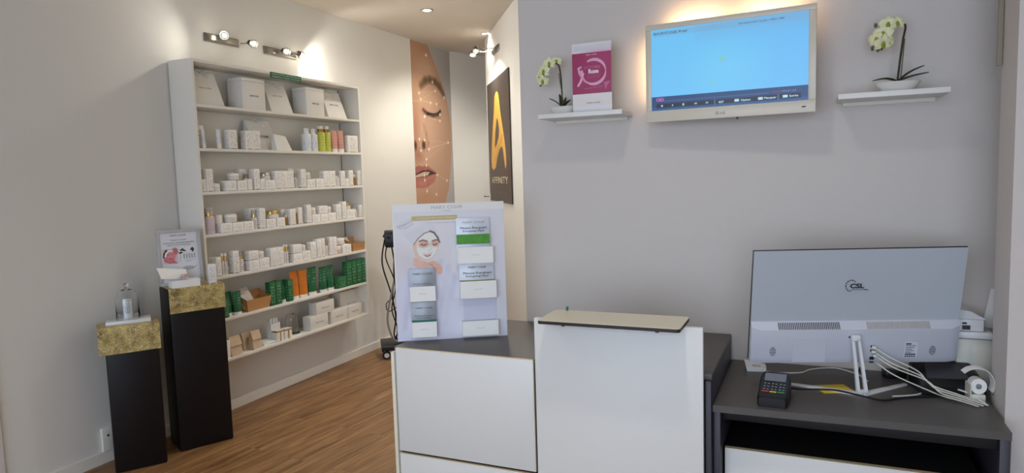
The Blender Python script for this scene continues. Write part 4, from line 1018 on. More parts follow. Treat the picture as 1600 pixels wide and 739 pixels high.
sachet(.054, .155, .165, .287, GSACH, 'silver grey foil mask sachet in the upper left pocket of the display', [('MARY COHR', .264, .007, .075, GREYINK), ('Masque Hydratant', .226, .0045, .075, GREYINK)])
sachet(.058, .154, .024, .155, GSACH, 'pale foil mask sachet with dark teal band in the lower left pocket', [('MARY COHR', .130, .006, .065, GREYINK), ('Masque Douceur', .100, .0055, .075, TEALI), ('Soothing Mask', .091, .005, .06, TEALI)], (.079, .085, (16, 110, 92)))

# ------------------------------------------------------------------ desk
dk = thing('office_desk', 'dark grey desk with open black recess beside the reception counter', 'desk', (-.284, 2.15, 0))
def db(name, x0, x1, y0, y1, z0, z1, m, bev=.0012, parent=dk): return MB().bx(x0+.284, x1+.284, y0-2.15, y1-2.15, z0, z1, bev=bev).build(name, m, parent)
MB().prism([(0, 0), (.784, .028), (.784, .335), (.784, .346), (.92, .346), (.92, .555), (0, .555)], .738, .76).build('desktop', DGREY, dk, smooth=False)
db('side_panel', .474, .4995, 2.182, 2.70, 0, .737, DPURP)
db('side_panel', -.283, -.262, 2.16, 2.70, 0, .737, DPURP)
db('modesty_panel', -.261, .473, 2.66, 2.68, .02, .737, BLACKCAV)
db('crossbar', -.261, .473, 2.20, 2.216, .70, .737, BLACKCAV)
cabt = thing('low_drawer_unit', 'white low drawer unit standing in the recess under the dark desk', 'drawer unit', (-.255, 2.225, 0))
MB().bx(0, .70, .012, .40, .02, .598, bev=.002).build('cabinet_body', BLACKCAV, cabt)
f_ = MB().bx(0, .70, -.008, .011, .05, .598, bev=.001).build('drawer_front', WHITE, cabt)
MB().bx(0, .70, -.007, .011, .598, .5995).build('edge_band', MATS['birch_edge_band'], f_)

# ------------------------------------------------------------------ monitor seen from behind
am = math.atan2(.3256, .9455)
MW, MH = .651, .383
mo = thing('computer_monitor', 'large white flat monitor seen from behind on a V-shaped stand', 'monitor', (.132, 2.438, .7605), am)
# local x along the width, local -y faces the viewer
zb = .095
Sil = mat('silver_white_casing', (188, 196, 206), .34, .12, var=.01); Low = mat('white_casing', (202, 205, 216), .36, var=.01)
x0 = -.335; x1 = x0+MW
tl = .003
b = MB(); b.hexa([(x0, .002, zb+.13), (x1, .002, zb+.13), (x1, .012, zb+.13), (x0, .012, zb+.13), (x0, .006, zb+MH-.002), (x1, .006, zb+MH-.002), (x1, .012, zb+MH-.002), (x0, .012, zb+MH-.002)]); b.build('back_cover', Sil, mo)
MB().bx(x0-.002, x1+.002, .0125, .018, zb+.004, zb+MH, bev=.001).build('screen_edge', BLACKP, mo)
b = MB(); n = 14; low = []
b.rings([[(x0, .012, zb), (x0, .012, zb+.142), (x0, .000, zb+.142), (x0, -.008, zb+.126), (x0, -.012, zb+.02), (x0, -.006, zb)], [(x0+.03, .012, zb), (x0+.03, .012, zb+.142), (x0+.03, -.002, zb+.142), (x0+.03, -.022, zb+.120), (x0+.03, -.024, zb+.02), (x0+.03, -.014, zb)], [(x1-.03, .012, zb), (x1-.03, .012, zb+.142), (x1-.03, -.002, zb+.142), (x1-.03, -.022, zb+.120), (x1-.03, -.024, zb+.02), (x1-.03, -.014, zb)], [(x1, .012, zb), (x1, .012, zb+.142), (x1, .000, zb+.142), (x1, -.008, zb+.126), (x1, -.012, zb+.02), (x1, -.006, zb)]])
b.build('rear_housing', Low, mo)
VENT = mat('vent_slot', (70, 72, 78), .6)
def slope_y(z): return -.002-.020*(zb+.142-z)/.016
def vents(cx0, cx1, n, m):
    b = MB()
    for i in range(n):
        x = cx0+(cx1-cx0)*i/(n-1); b.hexa([(x-.0013, -.0222, zb+.1222), (x+.0013, -.0222, zb+.1222), (x+.0013, -.0212, zb+.1212), (x-.0013, -.0212, zb+.1212), (x-.0013, -.0062, zb+.1400), (x+.0013, -.0062, zb+.1400), (x+.0013, -.0052, zb+.1390), (x-.0013, -.0052, zb+.1390)])
    return b.build('vent_grille', m, mo)
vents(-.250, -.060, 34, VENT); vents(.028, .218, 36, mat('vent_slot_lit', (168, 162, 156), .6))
for cx in (-.268, .232):
    b = MB()
    for k in range(6):
        wd = (.010, .017, .02, .02, .018, .010)[k]; b.box((cx, -.0245, zb+.060-k*.0055), (wd, .001, .0018))
    b.build('speaker_grille', VENT, mo)
text('lettering', 'CSL', .0150, frame((-.032, .0008, zb+.254), (1, 0, .0), (0, .018, 1)), DARKINK, mo, .044, bold=.0008)
b = MB()
for k in range(9):
    an = math.radians(50+k*27); r = .0185; c = Vector((-.028+r*math.cos(an)*.9, .0014, zb+.262+r*math.sin(an))); b.box(tuple(c), (.0062 if k % 2 else .004, .001, .0030), rot=Matrix.Rotation(-an+PI/2, 3, 'Y'))
b.box((-.002, .0014, zb+.2485), (.050, .001, .0010)); b.box((.020, .0014, zb+.2475), (.012, .001, .0016))
b.build('logo_ring', DARKINK, mo)
# type label, ports
lb = MB().bx(.144, .186, -.0255, -.0245, zb+.022, zb+.078).build('type_label', mat('label_paper', (206, 210, 222), .5), mo)
b = MB()
for k, (wd, th) in enumerate(((.016, .004), (.032, .0012), (.028, .0012), (.020, .0012), (.026, .0012), (.018, .0012), (.032, .0036))): b.box((.148+wd/2, -.0262, zb+.070-k*.0060), (wd, .001, th))
for k in range(5): b.box((.150+k*.0068, -.0262, zb+.027), (.0045, .001, .0042))
b.build('small_print', DARKINK, lb)
b = MB()
for z, h_ in ((.062, .006), (.047, .006), (.020, .010), (.006, .004)): b.box((.047, -.0245, zb+z), (.014, .002, h_))
b.build('port', BLACKP, mo)
MB().bx(-.205, -.100, -.0252, -.0243, zb+.008, zb+.088).bx(-.098, -.09, -.0252, -.0243, zb+.03, zb+.05).build('access_cover', Low, mo)
# the whole panel tilts, its top leaning towards the counter
TILT = Matrix.Translation((0, .022, zb)) @ Matrix.Rotation(math.radians(10.5), 4, 'X') @ Matrix.Translation((0, 0, -zb))
for o_ in list(mo.children): o_.matrix_local = TILT
# stand: two thin uprights and a V foot
sd = MB()
for s_ in (-1, 1):
    bx_, tx_ = .002+s_*.012, -.014+s_*.009
    sd.hexa([(bx_-.005, -.052, .008), (bx_+.005, -.052, .008), (bx_+.005, -.040, .008), (bx_-.005, -.040, .008), (tx_-.004, -.034, .182), (tx_+.004, -.034, .182), (tx_+.004, -.027, .182), (tx_-.004, -.027, .182)])
sd.box((-.014, -.030, .184), (.026, .018, .018), bev=.003); sd.box((.002, -.045, .012), (.034, .018, .010), bev=.002)
sd.build('stand_neck', WPLAS, mo)
MB().bx(-.032, .002, -.0252, -.0235, .188, .1915).build('hinge_slot', BLACKP, mo).matrix_local = TILT
b = MB()
for tip in ((-.185, .075), (.185, .065)):
    A_ = Vector((.002, -.048)); B_ = Vector(tip)+Vector((-.002, -.01)); dd = (B_-A_).normalized(); nn = Vector((-dd.y, dd.x))
    w0, w1 = .012, .006
    b.hexa([(*(A_-nn*w0), 0), (*(B_-nn*w1), 0), (*(B_+nn*w1), 0), (*(A_+nn*w0), 0), (*(A_-nn*w0*.7), .009), (*(B_-nn*w1), .006), (*(B_+nn*w1), .006), (*(A_+nn*w0*.7), .009)])
b.build('stand_foot', WPLAS, mo)
MB().box((.010, -.020, .075), (.012, .016, .016), bev=.001).build('stand_clip', BLACKP, mo)

# ------------------------------------------------------------------ things on the desk
t = thing('card_terminal', 'black card payment terminal with coloured keys near the front of the desk', 'card terminal', (-.108, 2.262, .7605), -.05)
t.scale = (1.08, 1.0, 1.08)
BODY = mat('terminal_black', (26, 27, 30), .3, var=.05)
rs = []
for y, hw, z in ((-.078, .036, .026), (-.072, .040, .030), (-.02, .0415, .040), (.03, .043, .052), (.055, .042, .062), (.074, .036, .064), (.080, .030, .060)):
    rs.append([(-hw, y, .004), (-hw*.9, y, 0), (hw*.9, y, 0), (hw, y, .004), (hw, y, z-.006), (hw*.9, y, z), (-hw*.9, y, z), (-hw, y, z-.006)])
MB().rings(rs).build('terminal_body', BODY, t)
def tz(y): return .040+(y+.02)*.24 if y < .03 else .052+(y-.03)*.40
SC_ = MB().hexa([(-.030, .022, tz(.022)), (.030, .022, tz(.022)), (.030, .056, tz(.056)), (-.030, .056, tz(.056)), (-.030, .022, tz(.022)+.002), (.030, .022, tz(.022)+.002), (.030, .056, tz(.056)+.002), (-.030, .056, tz(.056)+.002)]).build('screen', mat('terminal_screen', (120, 126, 134), .15), t)
K1 = mat('grey_keys', (150, 154, 156), .5); KR = mat('red_key', (206, 40, 48), .4); KY = mat('yellow_key', (226, 186, 40), .4); KG = mat('green_key', (30, 140, 84), .4)
for r_ in range(4):
    for c_ in range(3):
        y = .004-r_*.0165; x = -.0215+c_*.0215; z = tz(y) if y > -.02 else .040+(y+.02)*.19
        m_ = K1 if r_ < 3 else (KR, KY, KG)[c_]
        if r_ < 3:
            MB().box((x-.004, y, z+.0012), (.0045, .0055, .002), bev=.0005).box((x+.0055, y-.001, z+.0010), (.0055, .0025, .0014)).build('key', m_, t)
        else: MB().box((x, y, z+.0015), (.019, .0065, .003), bev=.001).build('key', m_, t)
t = thing('white_gadget', 'small rounded white plastic gadget on the desk at the monitor\'s left corner', 'gadget', (-.188, 2.585, .7605), .1)
b = MB(); b.hexa([(-.030, -.026, 0), (.034, -.020, 0), (.034, .022, 0), (-.034, .026, 0), (-.034, -.024, .016), (.036, -.018, .014), (.034, .020, .018), (-.040, .030, .030)]); b.build('gadget_body', WPLAS, t)
MB().box((.002, -.006, .0195), (.03, .012, .0015), bev=.0005).build('button_pad', mat('pale_pink_pad', (216, 196, 190), .5), t)
def cord(label, pts, r, m, name='cable'): return tag(MB().tube(smoothpath(pts, 7), r, 8).build(name, m), label, 'cable')
DZ = .7605
cord('thin white cord from the small white gadget running behind the monitor', [(-.160, 2.563, .766), (-.115, 2.560, DZ+.003), (-.038, 2.585, DZ+.003), (-.007, 2.635, DZ+.003), (.04, 2.672, DZ+.003), (.09, 2.68, DZ+.003), (.15, 2.62, DZ+.003), (.175, 2.55, DZ+.003)], .0021, WPLAS)
cord('black cable looping across the desk from terminal to receipt printer', [(-.062, 2.335, DZ+.02), (-.03, 2.36, DZ+.012), (.02, 2.372, DZ+.013), (.075, 2.362, DZ+.018), (.14, 2.335, DZ+.017), (.20, 2.345, DZ+.005), (.264, 2.395, DZ+.0035), (.341, 2.435, DZ+.0035), (.40, 2.455, DZ+.0035), (.455, 2.462, DZ+.004)], .0032, DARKRUB)
cord('white cable with a kink lying on the desk right of the stand', [(.235, 2.40, DZ+.0035), (.275, 2.42, DZ+.0035), (.315, 2.452, DZ+.0035), (.345, 2.492, DZ+.010), (.39, 2.492, DZ+.022), (.445, 2.455, DZ+.020), (.485, 2.40, DZ+.0035)], .0026, WPLAS)
C_, S_ = math.cos(am), math.sin(am)
def mp(x, y, z):
    q = TILT @ Vector((x, y, z)); x, y, z = q
    return (.132+C_*x-S_*y, 2.438+S_*x+C_*y, .7605+z)
PL = [((.047, -.032, zb+.062), 'uppermost'), ((.047, -.032, zb+.047), 'second'), ((.052, -.032, zb+.034), 'third'), ((.060, -.030, zb+.006), 'lowest')]
EN = [(.486, 2.415, DZ+.004), (.488, 2.395, DZ+.004), (.474, 2.385, DZ+.004), (.460, 2.376, DZ+.004)]
for k, ((px_, py_, pz_), nm) in enumerate(PL):
    s0 = mp(px_, py_, pz_); s1 = mp(px_+.045, py_-.028-.004*k, pz_-.026); s2 = mp(px_+.12+.01*k, py_-.045-.006*k, pz_-.062 if k < 3 else .03)
    e = EN[k]; mid = (.345+.012*k, 2.425+.006*(3-k), DZ+.040-.010*k)
    t = cord('%s of the four white cables plugged into the back of the monitor' % nm, [s0, s1, s2, mid, ((mid[0]+e[0])/2, (mid[1]+e[1])/2, DZ+.020-.004*k), e], .0021, CPLAS)
    t['group'] = 'white monitor cables'
    if k < 3: MB().box(s0, (.012, .022, .008), rot=None, bev=.0015).build('plug', CPLAS, t)
t = thing('yellow_note', 'yellow paper slip lying under the monitor stand', 'note', (.075, 2.425, DZ), .42)
MB().bx(-.055, .050, -.032, .055, 0, .0008).build('paper_sheet', mat('yellow_paper', (230, 196, 44), .6, var=.02), t)
b = MB()
for k in range(3): b.box((.005, -.012+k*.012, .0010), (.08, .0012, .0002))
b.build('ruled_line', mat('yellow_line', (176, 140, 30), .6), t)
t = thing('power_adapter', 'small black power adapter block behind the monitor stand', 'adapter', (.262, 2.64, DZ), .3)
MB().box((0, 0, .013), (.07, .04, .026), bev=.003).build('adapter_body', BLACKP, t)
# receipt printer with paper roll
t = thing('receipt_printer', 'black receipt printer lying low under the right end of the monitor', 'receipt printer', (.405, 2.555, DZ), .18)
rs = [[(-.100, y, .002), (.082, y, .002), (.082, y, z-.01), (.070, y, z), (-.085, y, z), (-.100, y, z-.01)] for y, z in ((-.085, .030), (-.072, .046), (.02, .080), (.045, .080))]
MB().rings(rs).build('printer_body', BLACKP, t)
MB().hexa([(-.078, -.062, .0500), (.045, -.062, .0500), (.030, .012, .0775), (-.065, .012, .0775), (-.078, -.062, .0525), (.045, -.062, .0525), (.030, .012, .080), (-.065, .012, .080)]).build('lid', mat('charcoal_plastic', (56, 57, 62), .3), t)
MB().box((.050, -.0865, .022), (.014, .003, .006), bev=.001).build('red_light', mat('red_led', (150, 20, 50), .3, emit=(230, 30, 80), estr=.8), t)
t = thing('paper_roll', 'white receipt paper roll with a strip curling over beside the pier', 'paper roll', (.480, 2.455, DZ+.0), .12)
t.scale = (1.0, 1.25, 1.08)
My = Matrix.Rotation(PI/2, 4, 'X')
MB().lathe([(.008, -.014), (.022, -.014), (.022, .014), (.008, .014)], c=(-.012, 0, .0445), M=My, n=28, cap=False).build('roll_core', PAPER, t)
b = MB(); st = [(-.05, .082), (-.034, .093), (-.010, .097), (.012, .090), (.026, .072), (.031, .050), (.026, .030)]
st = [(p.x, p.y) for p in smoothpath([(x, z, 0) for x, z in st], 5)]
b.rings([[(x, -.016, z) for x, z in st]+[(x-.0012, -.016, z-.0012) for x, z in reversed(st)], [(x, .016, z) for x, z in st]+[(x-.0012, .016, z-.0012) for x, z in reversed(st)]])
b.build('paper_strip', PAPER, t)
MB().bx(-.032, .006, -.018, .018, 0, .0215, bev=.002).bx(-.036, -.033, -.02, .02, 0, .05).build('roll_holder', CPLAS, t)
# small white printer in the niche
t = thing('label_printer', 'cream white printer in the niche behind the right edge of the monitor', 'printer', (.505, 2.64, DZ), 0)
b = MB(); b.bx(-.07, .035, -.045, .058, 0, .160, bev=.006); b.build('printer_body', CPLAS, t)
b = MB(); b.bx(-.07, .028, -.060, .058, .164, .186, bev=.004); b.build('middle_tray', WPLAS, t)
b = MB(); b.bx(-.07, .004, -.05, .05, .187, .226, bev=.003); b.hexa([(-.07, -.052, .227), (.010, -.052, .227), (.010, .05, .227), (-.07, .05, .227), (-.07, -.04, .258), (-.030, -.04, .250), (-.030, .05, .250), (-.07, .05, .258)]); b.build('lid', WPLAS, t)
MB().bx(-.056, -.034, -.053, -.050, .192, .206).bx(-.056, -.044, -.053, -.0505, .210, .216).build('control_slot', BLACKP, t)
t = thing('paper_support', 'white sheet leaning in the rear paper support of the niche printer', 'paper', (.536, 2.652, DZ), 0)
MB().hexa([(-.020, .020, .175), (.022, .020, .190), (.022, .0225, .190), (-.020, .0225, .175), (.004, .012, .318), (.046, .012, .306), (.046, .0145, .306), (.004, .0145, .318)]).build('paper_sheet', PAPER, t)
MB().hexa([(.024, .018, .0), (.040, .018, .0), (.040, .03, .0), (.024, .03, .0), (.026, .018, .20), (.050, .014, .29), (.050, .026, .29), (.026, .03, .20)]).build('dark_backrest', mat('dark_grey_plastic', (60, 56, 56), .5), t)

# ------------------------------------------------------------------ television
at = -math.atan2(.05, .59)
tvL = Vector((-.587, 2.617)); 
tv = thing('television', 'white-framed television on the wall showing a blue screen with menu bar', 'television', (tvL.x, tvL.y, 1.683), at)
TW, TH = .594, .362
BZ = mat('pearl_bezel', (214, 206, 190), .28, var=.01)
sl, sr, sb_, st_ = .022, .024, .042, .020
b = MB()
for (xa, xb, za, zb_) in ((0, TW, 0, sb_), (0, TW, TH-st_, TH), (0, sl, sb_, TH-st_), (TW-sr, TW, sb_, TH-st_)): b.bx(xa, xb, -.002, .012, za, zb_, bev=.0015)
b.build('bezel', BZ, tv)
b = MB(); b.bx(.004, TW-.004, .012, .034, .004, TH-.004, bev=.004); b.bx(.15, .44, .034, .050, .08, .28, bev=.004); b.build('rear_case', mat('rear_case_grey', (120, 116, 110), .5), tv)
MB().bx(.22, .37, .050, .075, .12, .24, bev=.002).build('wall_bracket', BLACKP, tv)
def art_tv(U, V):
    a = Art(U, V, (112, 200, 252)); w, h = TW-sl-sr, TH-sb_-st_
    a.mix(np.clip(U/w-.45, 0, 1)*.7, (104, 180, 250)); a.mix(np.clip(1-np.hypot((U-w*.5)/.18, (V-h*.45)/.12), 0, 1)*.5, (124, 214, 252))
    a.rect(.006, w-.004, h-.026, h-.005, (122, 184, 228), .002, .8); a.rect(.20, w, h-.024, h-.004, (120, 168, 212), .1, .6)
    a.rect(0, w, 0, .052, (34, 66, 118)); a.rect(0, w, 0, .012, (44, 92, 150), .006, .7)
    a.rect(.018, .232, .009, .025, (14, 20, 40), .002); a.rect(.238, .40, .009, .025, (14, 20, 40), .002); a.rect(.370, .448, .009, .026, (12, 20, 44), .002); a.rect(.455, .525, .010, .027, (12, 20, 44), .002)
    a.line([(.035, .034), (.42, .034)], .0008, (84, 124, 170), .0012); a.seg((.024, .0405), (.040, .0405), .0062, (210, 130, 200), soft=.001); a.seg((.025, .0405), (.039, .0405), .0048, (150, 36, 130), soft=.001)
    a.line([(.234, .008), (.234, .026)], .0007, (120, 150, 190), .001); a.line([(.451, .010), (.451, .027)], .0007, (120, 150, 190), .001)
    ic = (190, 226, 240); a.rect(.036, .042, .014, .020, ic); a.poly([(.077, .013), (.077, .021), (.083, .017)], ic); a.rect(.117, .119, .013, .021, ic); a.rect(.121, .123, .013, .021, ic)
    a.poly([(.160, .017), (.165, .013), (.165, .021)], ic); a.poly([(.165, .017), (.170, .013), (.170, .021)], ic); a.poly([(.202, .013), (.202, .021), (.207, .017)], ic); a.poly([(.207, .013), (.207, .021), (.212, .017)], ic)
    a.rect(.304, .320, .012, .021, ic); a.rect(.385, .400, .013, .022, ic); a.rect(.466, .482, .014, .023, ic)
    a.rect(.434, .462, .034, .0385, (150, 40, 100), .001, .8)
    for x, y, r_ in ((.262, .168, .0085), (.228, .088, .006)): a.ell(x, y, r_, r_*.8, (140, 206, 150), .5, .7)
    return a.c
sc_ = print_sheet('screen', TW-sl-sr, TH-sb_-st_, .0013, art_tv, frame((sl, -.0005, sb_), (1, 0, 0)), tv, .3, .92)
UIW = mat('lit_pale_lettering', (210, 236, 250), .5, emit=(190, 226, 245), estr=.8); UID = mat('dark_screen_lettering', (14, 40, 80), .5, emit=(10, 30, 70), estr=.3)
def tvt(body, u, v, cap, wd, m): return text('lettering', body, cap, frame((sl+u, -.0009, sb_+v), (1, 0, 0)), m, sc_, wd)
hh = TH-sb_-st_
tvt('FILM SPOTS SOLEIL 9F.mp4', .010, hh-.020, .0092, .125, UID); tvt('No Name Color 1st year / 1920 x 1080', .320, hh-.018, .0055, .15, UID)
tvt('+1', .028, .0385, .004, .008, UIW); tvt('4(G7', .248, .012, .0075, .018, UIW); tvt('Option', .326, .013, .0072, .033, UIW); tvt('Masquer', .405, .014, .0072, .040, UIW); tvt('Sortie', .488, .015, .0072, .028, UIW); tvt('/00:01:09', .463, .0335, .0062, .046, mat('dim_screen_lettering', (120, 130, 170), .5, emit=(130, 130, 165), estr=.7))
text('lettering', 'LG', .0085, frame((.276, -.0026, .014), (1, 0, 0)), GREYINK, tv, .017)
b = MB(); b.tube([(.265+.0052*math.cos(k*PI/8), -.0026, .0182+.0052*math.sin(k*PI/8)) for k in range(17)], .0006); b.tube([(.265, -.0026, .0215), (.265, -.0026, .0165), (.2675, -.0026, .0165)], .0006); b.build('logo_ring', GREYINK, tv)
MB().box((.556, -.0022, .020), (.014, .002, .004), bev=.0008).build('sensor', BLACKP, tv)
MB().box((.335, .004, -.004), (.006, .006, .008), bev=.001).build('standby_button', BLACKP, tv)
# warm light strip stuck behind the top and left rim of the television
t = thing('light_strip', 'warm glowing light strip behind the top edge of the television', 'light strip', (tvL.x, tvL.y, 1.683), at)
GLOW = mat('warm_glow', (255, 190, 120), .5, emit=(255, 176, 96), estr=9.)
MB().bx(.07, .52, .036, .040, TH-.022, TH-.012).build('glowing_tape', GLOW, t)
for loc_, tgt, sz, sy_, pw in (((.17, .046, TH-.012), (.17, .3, TH+.06), .17, .012, .42), ((.43, .046, TH-.012), (.43, .3, TH+.06), .16, .012, .42), ((.012, .040, .20), (-.10, .3, .20), .012, .22, .22)):
    l = area('strip_light', loc_, tgt, sz, pw, (1, .66, .34), sy_, 150); l.parent = t

# ------------------------------------------------------------------ two wall shelves with orchids
def wshelf(x0, x1, label):
    t = thing('floating_shelf', label, 'shelf', (x0, YB, 1.735), 0, 'white floating wall shelves')
    MB().bx(0, x1-x0, -.17, -.0005, -.018, 0, bev=.0015).build('shelf_board', WHITE, t)
    MB().bx(.02, x1-x0-.02, -.012, -.0005, -.030, -.0181).build('mounting_rail', WHITE2, t)
wshelf(-1.003, -.662, 'white floating shelf left of the television holding an orchid and pink notice')
wshelf(.072, .392, 'white floating shelf right of the television holding only an orchid')
PET = mat('pale_green_petal', (228, 229, 184), .5, var=.12, scale=60); LIP = mat('olive_lip', (150, 152, 48), .5, var=.15)
STEMM = mat('dark_stem', (50, 44, 30), .5); LEAF = mat('dark_leaf', (58, 66, 40), .4, var=.15, scale=20); BUD = mat('dusky_bud', (92, 92, 66), .5, var=.2); STICK = mat('green_stem', (84, 88, 50), .5)
DISH = mat('glazed_white_dish', (216, 214, 208), .25); SOIL = mat('dark_moss', (70, 66, 50), .9, var=.3, scale=90, bump=.4)
def flower(parent, c, r, yaw, pitch):
    Mf = Matrix.Translation(c) @ Matrix.Rotation(yaw, 4, 'Z') @ Matrix.Rotation(pitch, 4, 'X')
    b = MB()
    for k, (a_, ln, wd) in enumerate(((90, 1, .62), (215, 1, .55), (325, 1, .55), (12, 1.02, .95), (168, 1.02, .95))):
        an = math.radians(a_); Mk = Mf @ Matrix.Rotation(-an, 4, 'Y')
        ring0 = []; n = 7; rowsF = []
        for i in range(n+1):
            t_ = i/n; wv = wd*r*.5*math.sin(PI*min(1, t_*.93+.07))**.75; x = ln*r*t_
            rowsF.append([Mk @ Vector((x, -.18*r*math.sin(t_*PI)-.05*r*abs(q)+(.12*r*t_*t_), q*wv)) for q in (-1, -.5, 0, .5, 1)])
        vs = [[b.bm.verts.new(p) for p in rw] for rw in rowsF]
        vb = [[b.bm.verts.new(p+(Mf.to_3x3() @ Vector((0, .0011, 0)))) for p in rw] for rw in rowsF]
        for i in range(n):
            for j in range(4):
                b.bm.faces.new((vs[i][j], vs[i+1][j], vs[i+1][j+1], vs[i][j+1])); b.bm.faces.new((vb[i][j+1], vb[i+1][j+1], vb[i+1][j], vb[i][j]))
            b.bm.faces.new((vs[i][0], vb[i][0], vb[i+1][0], vs[i+1][0])); b.bm.faces.new((vs[i][4], vs[i+1][4], vb[i+1][4], vb[i][4]))
    fo = b.build('blossom', PET, parent)
    b = MB(); b.ball(Mf @ Vector((0, -.18*r, -.08*r)), r*.2, (1, 1.2, 1.1), 10, 7); b.ball(Mf @ Vector((0, -.26*r, -.30*r)), r*.17, (1.2, .9, 1), 10, 7); b.ball(Mf @ Vector((0, -.2*r, .10*r)), r*.13, u=8, v=6)
    b.build('lip', LIP, fo)
def leaf(parent, pts, wd):
    P_ = smoothpath(pts, 5); b = MB(); n = len(P_)
    top, bot = [], []
    for i, p in enumerate(P_):
        t_ = i/(n-1); w_ = wd*math.sin(PI*(t_*.9+.08))**.8; tg = (P_[min(i+1, n-1)]-P_[max(i-1, 0)]).normalized(); sd_ = tg.cross(Vector((0, 0, 1)));
        if sd_.length < .1: sd_ = Vector((0, 1, 0))
        sd_.normalize(); up_ = sd_.cross(tg)
        top.append([p-sd_*w_+up_*w_*.25, p-sd_*w_*.5, p, p+sd_*w_*.5, p+sd_*w_+up_*w_*.25]); bot.append([q-up_*.0018 for q in top[-1]])
    b.rings([t1+b1[::-1] for t1, b1 in zip(top, bot)]); b.build('leaf', LEAF, parent)
def orchid(label, loc, S, stem, flowers, buds, leaves, hw, dw, dh):
    t = thing('orchid_plant', label, 'orchid', loc, 0, 'potted orchids')
    rs = []
    for k, (f, z) in enumerate(((.60, 0), (.66, .003), (.84, dh*.5), (1.0, dh), (.97, dh+.002), (.93, dh-.001), (.80, dh*.55))):
        rs.append([(hw*f*math.copysign(abs(math.cos(2*PI*i/32))**.85, math.cos(2*PI*i/32)), dw*f*math.sin(2*PI*i/32), z) for i in range(32)])
    MB().rings(rs).build('dish', DISH, t)
    MB().lathe([(.01, dh*.75), (hw*.88, dh*.80), (hw*.5, dh*.93), (0, dh)], n=24, sy=dw/hw).build('moss', SOIL, t)
    MB().tube(smoothpath([(p[0], p[1], p[2]) for p in stem], 5), .0034, 8).build('flower_stem', STEMM, t)
    MB().tube([(stem[0][0]+.008, stem[0][1]-.004, dh), (stem[0][0]+.004+S, stem[0][1]-.004, stem[2][2])], .0019, 8).build('support_stick', STICK, t)
    for f in flowers: flower(t, Vector(f[0]), f[1]*1.15, f[2], f[3])
    for q in buds: MB().ball(q, .0065, (.8, .8, 1.25), 10, 7).build('bud', BUD, t)
    for lf in leaves: leaf(t, lf, .011)
# left orchid: shelf top z 1.735
orchid('small pale orchid in a white dish on the left shelf beside the pink notice', (-.928, 2.625, 1.7355), -.016,
       [(.0, 0, .030), (-.002, 0, .10), (-.006, 0, .165), (-.014, -.004, .200), (-.035, -.008, .205), (-.062, -.01, .185), (-.080, -.012, .155)],
       [((-.018, -.012, .212), .021, .3, -.3), ((-.046, -.018, .205), .024, .1, .1), ((-.068, -.022, .176), .026, -.3, .1), ((-.088, -.018, .152), .022, -.6, .2), ((-.074, -.024, .138), .023, .2, .5)],
       [(-.088, -.012, .125), (-.094, -.008, .14)],
       [[(.0, 0, .03), (-.025, -.005, .052), (-.052, -.012, .068)], [(.0, 0, .03), (.018, -.01, .043), (.040, -.015, .056)], [(.0, 0, .03), (-.008, .01, .055), (-.018, .015, .085)], [(0, 0, .03), (.010, .004, .05), (.012, .006, .07)]], .056, .028, .030)
orchid('larger pale orchid in a white dish on the right shelf', (.252, 2.622, 1.7355), .014,
       [(.0, 0, .034), (.006, 0, .10), (.014, 0, .172), (.020, 0, .212), (.008, -.004, .222), (-.02, -.01, .226), (-.045, -.012, .205), (-.062, -.014, .170)],
       [((-.006, -.014, .222), .023, .3, -.2), ((-.032, -.016, .222), .025, .0, .0), ((-.046, -.022, .192), .028, -.2, .1), ((-.064, -.020, .176), .026, -.5, .1), ((-.046, -.026, .160), .027, .2, .5), ((-.030, -.02, .165), .020, .5, .3)],
       [(-.076, -.014, .148), (-.060, -.016, .142), (-.050, -.016, .146), (-.068, -.014, .222)],
       [[(0, 0, .036), (-.035, -.008, .046), (-.075, -.014, .042)], [(0, 0, .036), (.035, -.008, .062), (.075, -.012, .080)], [(0, 0, .036), (.04, -.01, .048), (.088, -.016, .056)]], .068, .032, .032)
# pink notice in its acrylic stand
t = thing('pink_notice', 'pink card with white ribbon ring and the word Rose in a clear stand', 'notice', (-.875, 2.60, 1.7355), -.02)
MB().bx(0, .160, -.001, .001, 0, .268, bev=.0005).bx(0, .160, -.035, .035, 0, .002).build('acrylic_stand', mat('clear_acrylic', (250, 250, 250), .04, trans=.85, ior=1.3, var=0), t)
def art_rose(U, V):
    a = Art(U, V, (226, 222, 224)); a.rect(0, .16, .026, .058, (226, 214, 202), .004, .5)
    m_ = (158, 20, 82); a.rect(0, .16, .072, .230, m_); a.ell(.12, .21, .06, .03, (186, 60, 116), .8, .4); a.rect(.008, .155, .238, .256, (212, 212, 218), .004, .8)
    cx, cy, r_ = .088, .155, .047
    for k in range(40):
        a0 = math.radians(118-k*7.6); a1_ = math.radians(118-(k+1)*7.6); wd = .0015+.0042*abs(math.sin(k/40*PI*2.2+.6))
        a.seg((cx+r_*1.03*math.cos(a0), cy+r_*math.sin(a0)), (cx+r_*1.03*math.cos(a1_), cy+r_*math.sin(a1_)), wd, (226, 168, 196), soft=.002)
    a.line([(.045, .150), (.028, .162), (.026, .172), (.036, .176)], .004, (224, 164, 192)); a.line([(.045, .150), (.034, .120), (.024, .106)], .0045, (232, 176, 202)); a.line([(.028, .155), (.040, .135), (.056, .118)], .004, (218, 150, 184))
    a.poly([(.128, .112), (.155, .116), (.142, .098), (.136, .082), (.132, .096)], (196, 90, 142)); a.line([(.050, .092), (.125, .097)], .0006, (222, 160, 188)); a.line([(.06, .140), (.118, .144)], .0004, (210, 130, 168)); a.line([(.06, .133), (.112, .136)], .0004, (210, 130, 168))
    return a.c
print_sheet('printed_card', .160, .268, .0013, art_rose, frame((0, -.0016, 0), (1, 0, 0)), t, .3)
PK = mat('pink_white_ink', (240, 214, 226), .5)
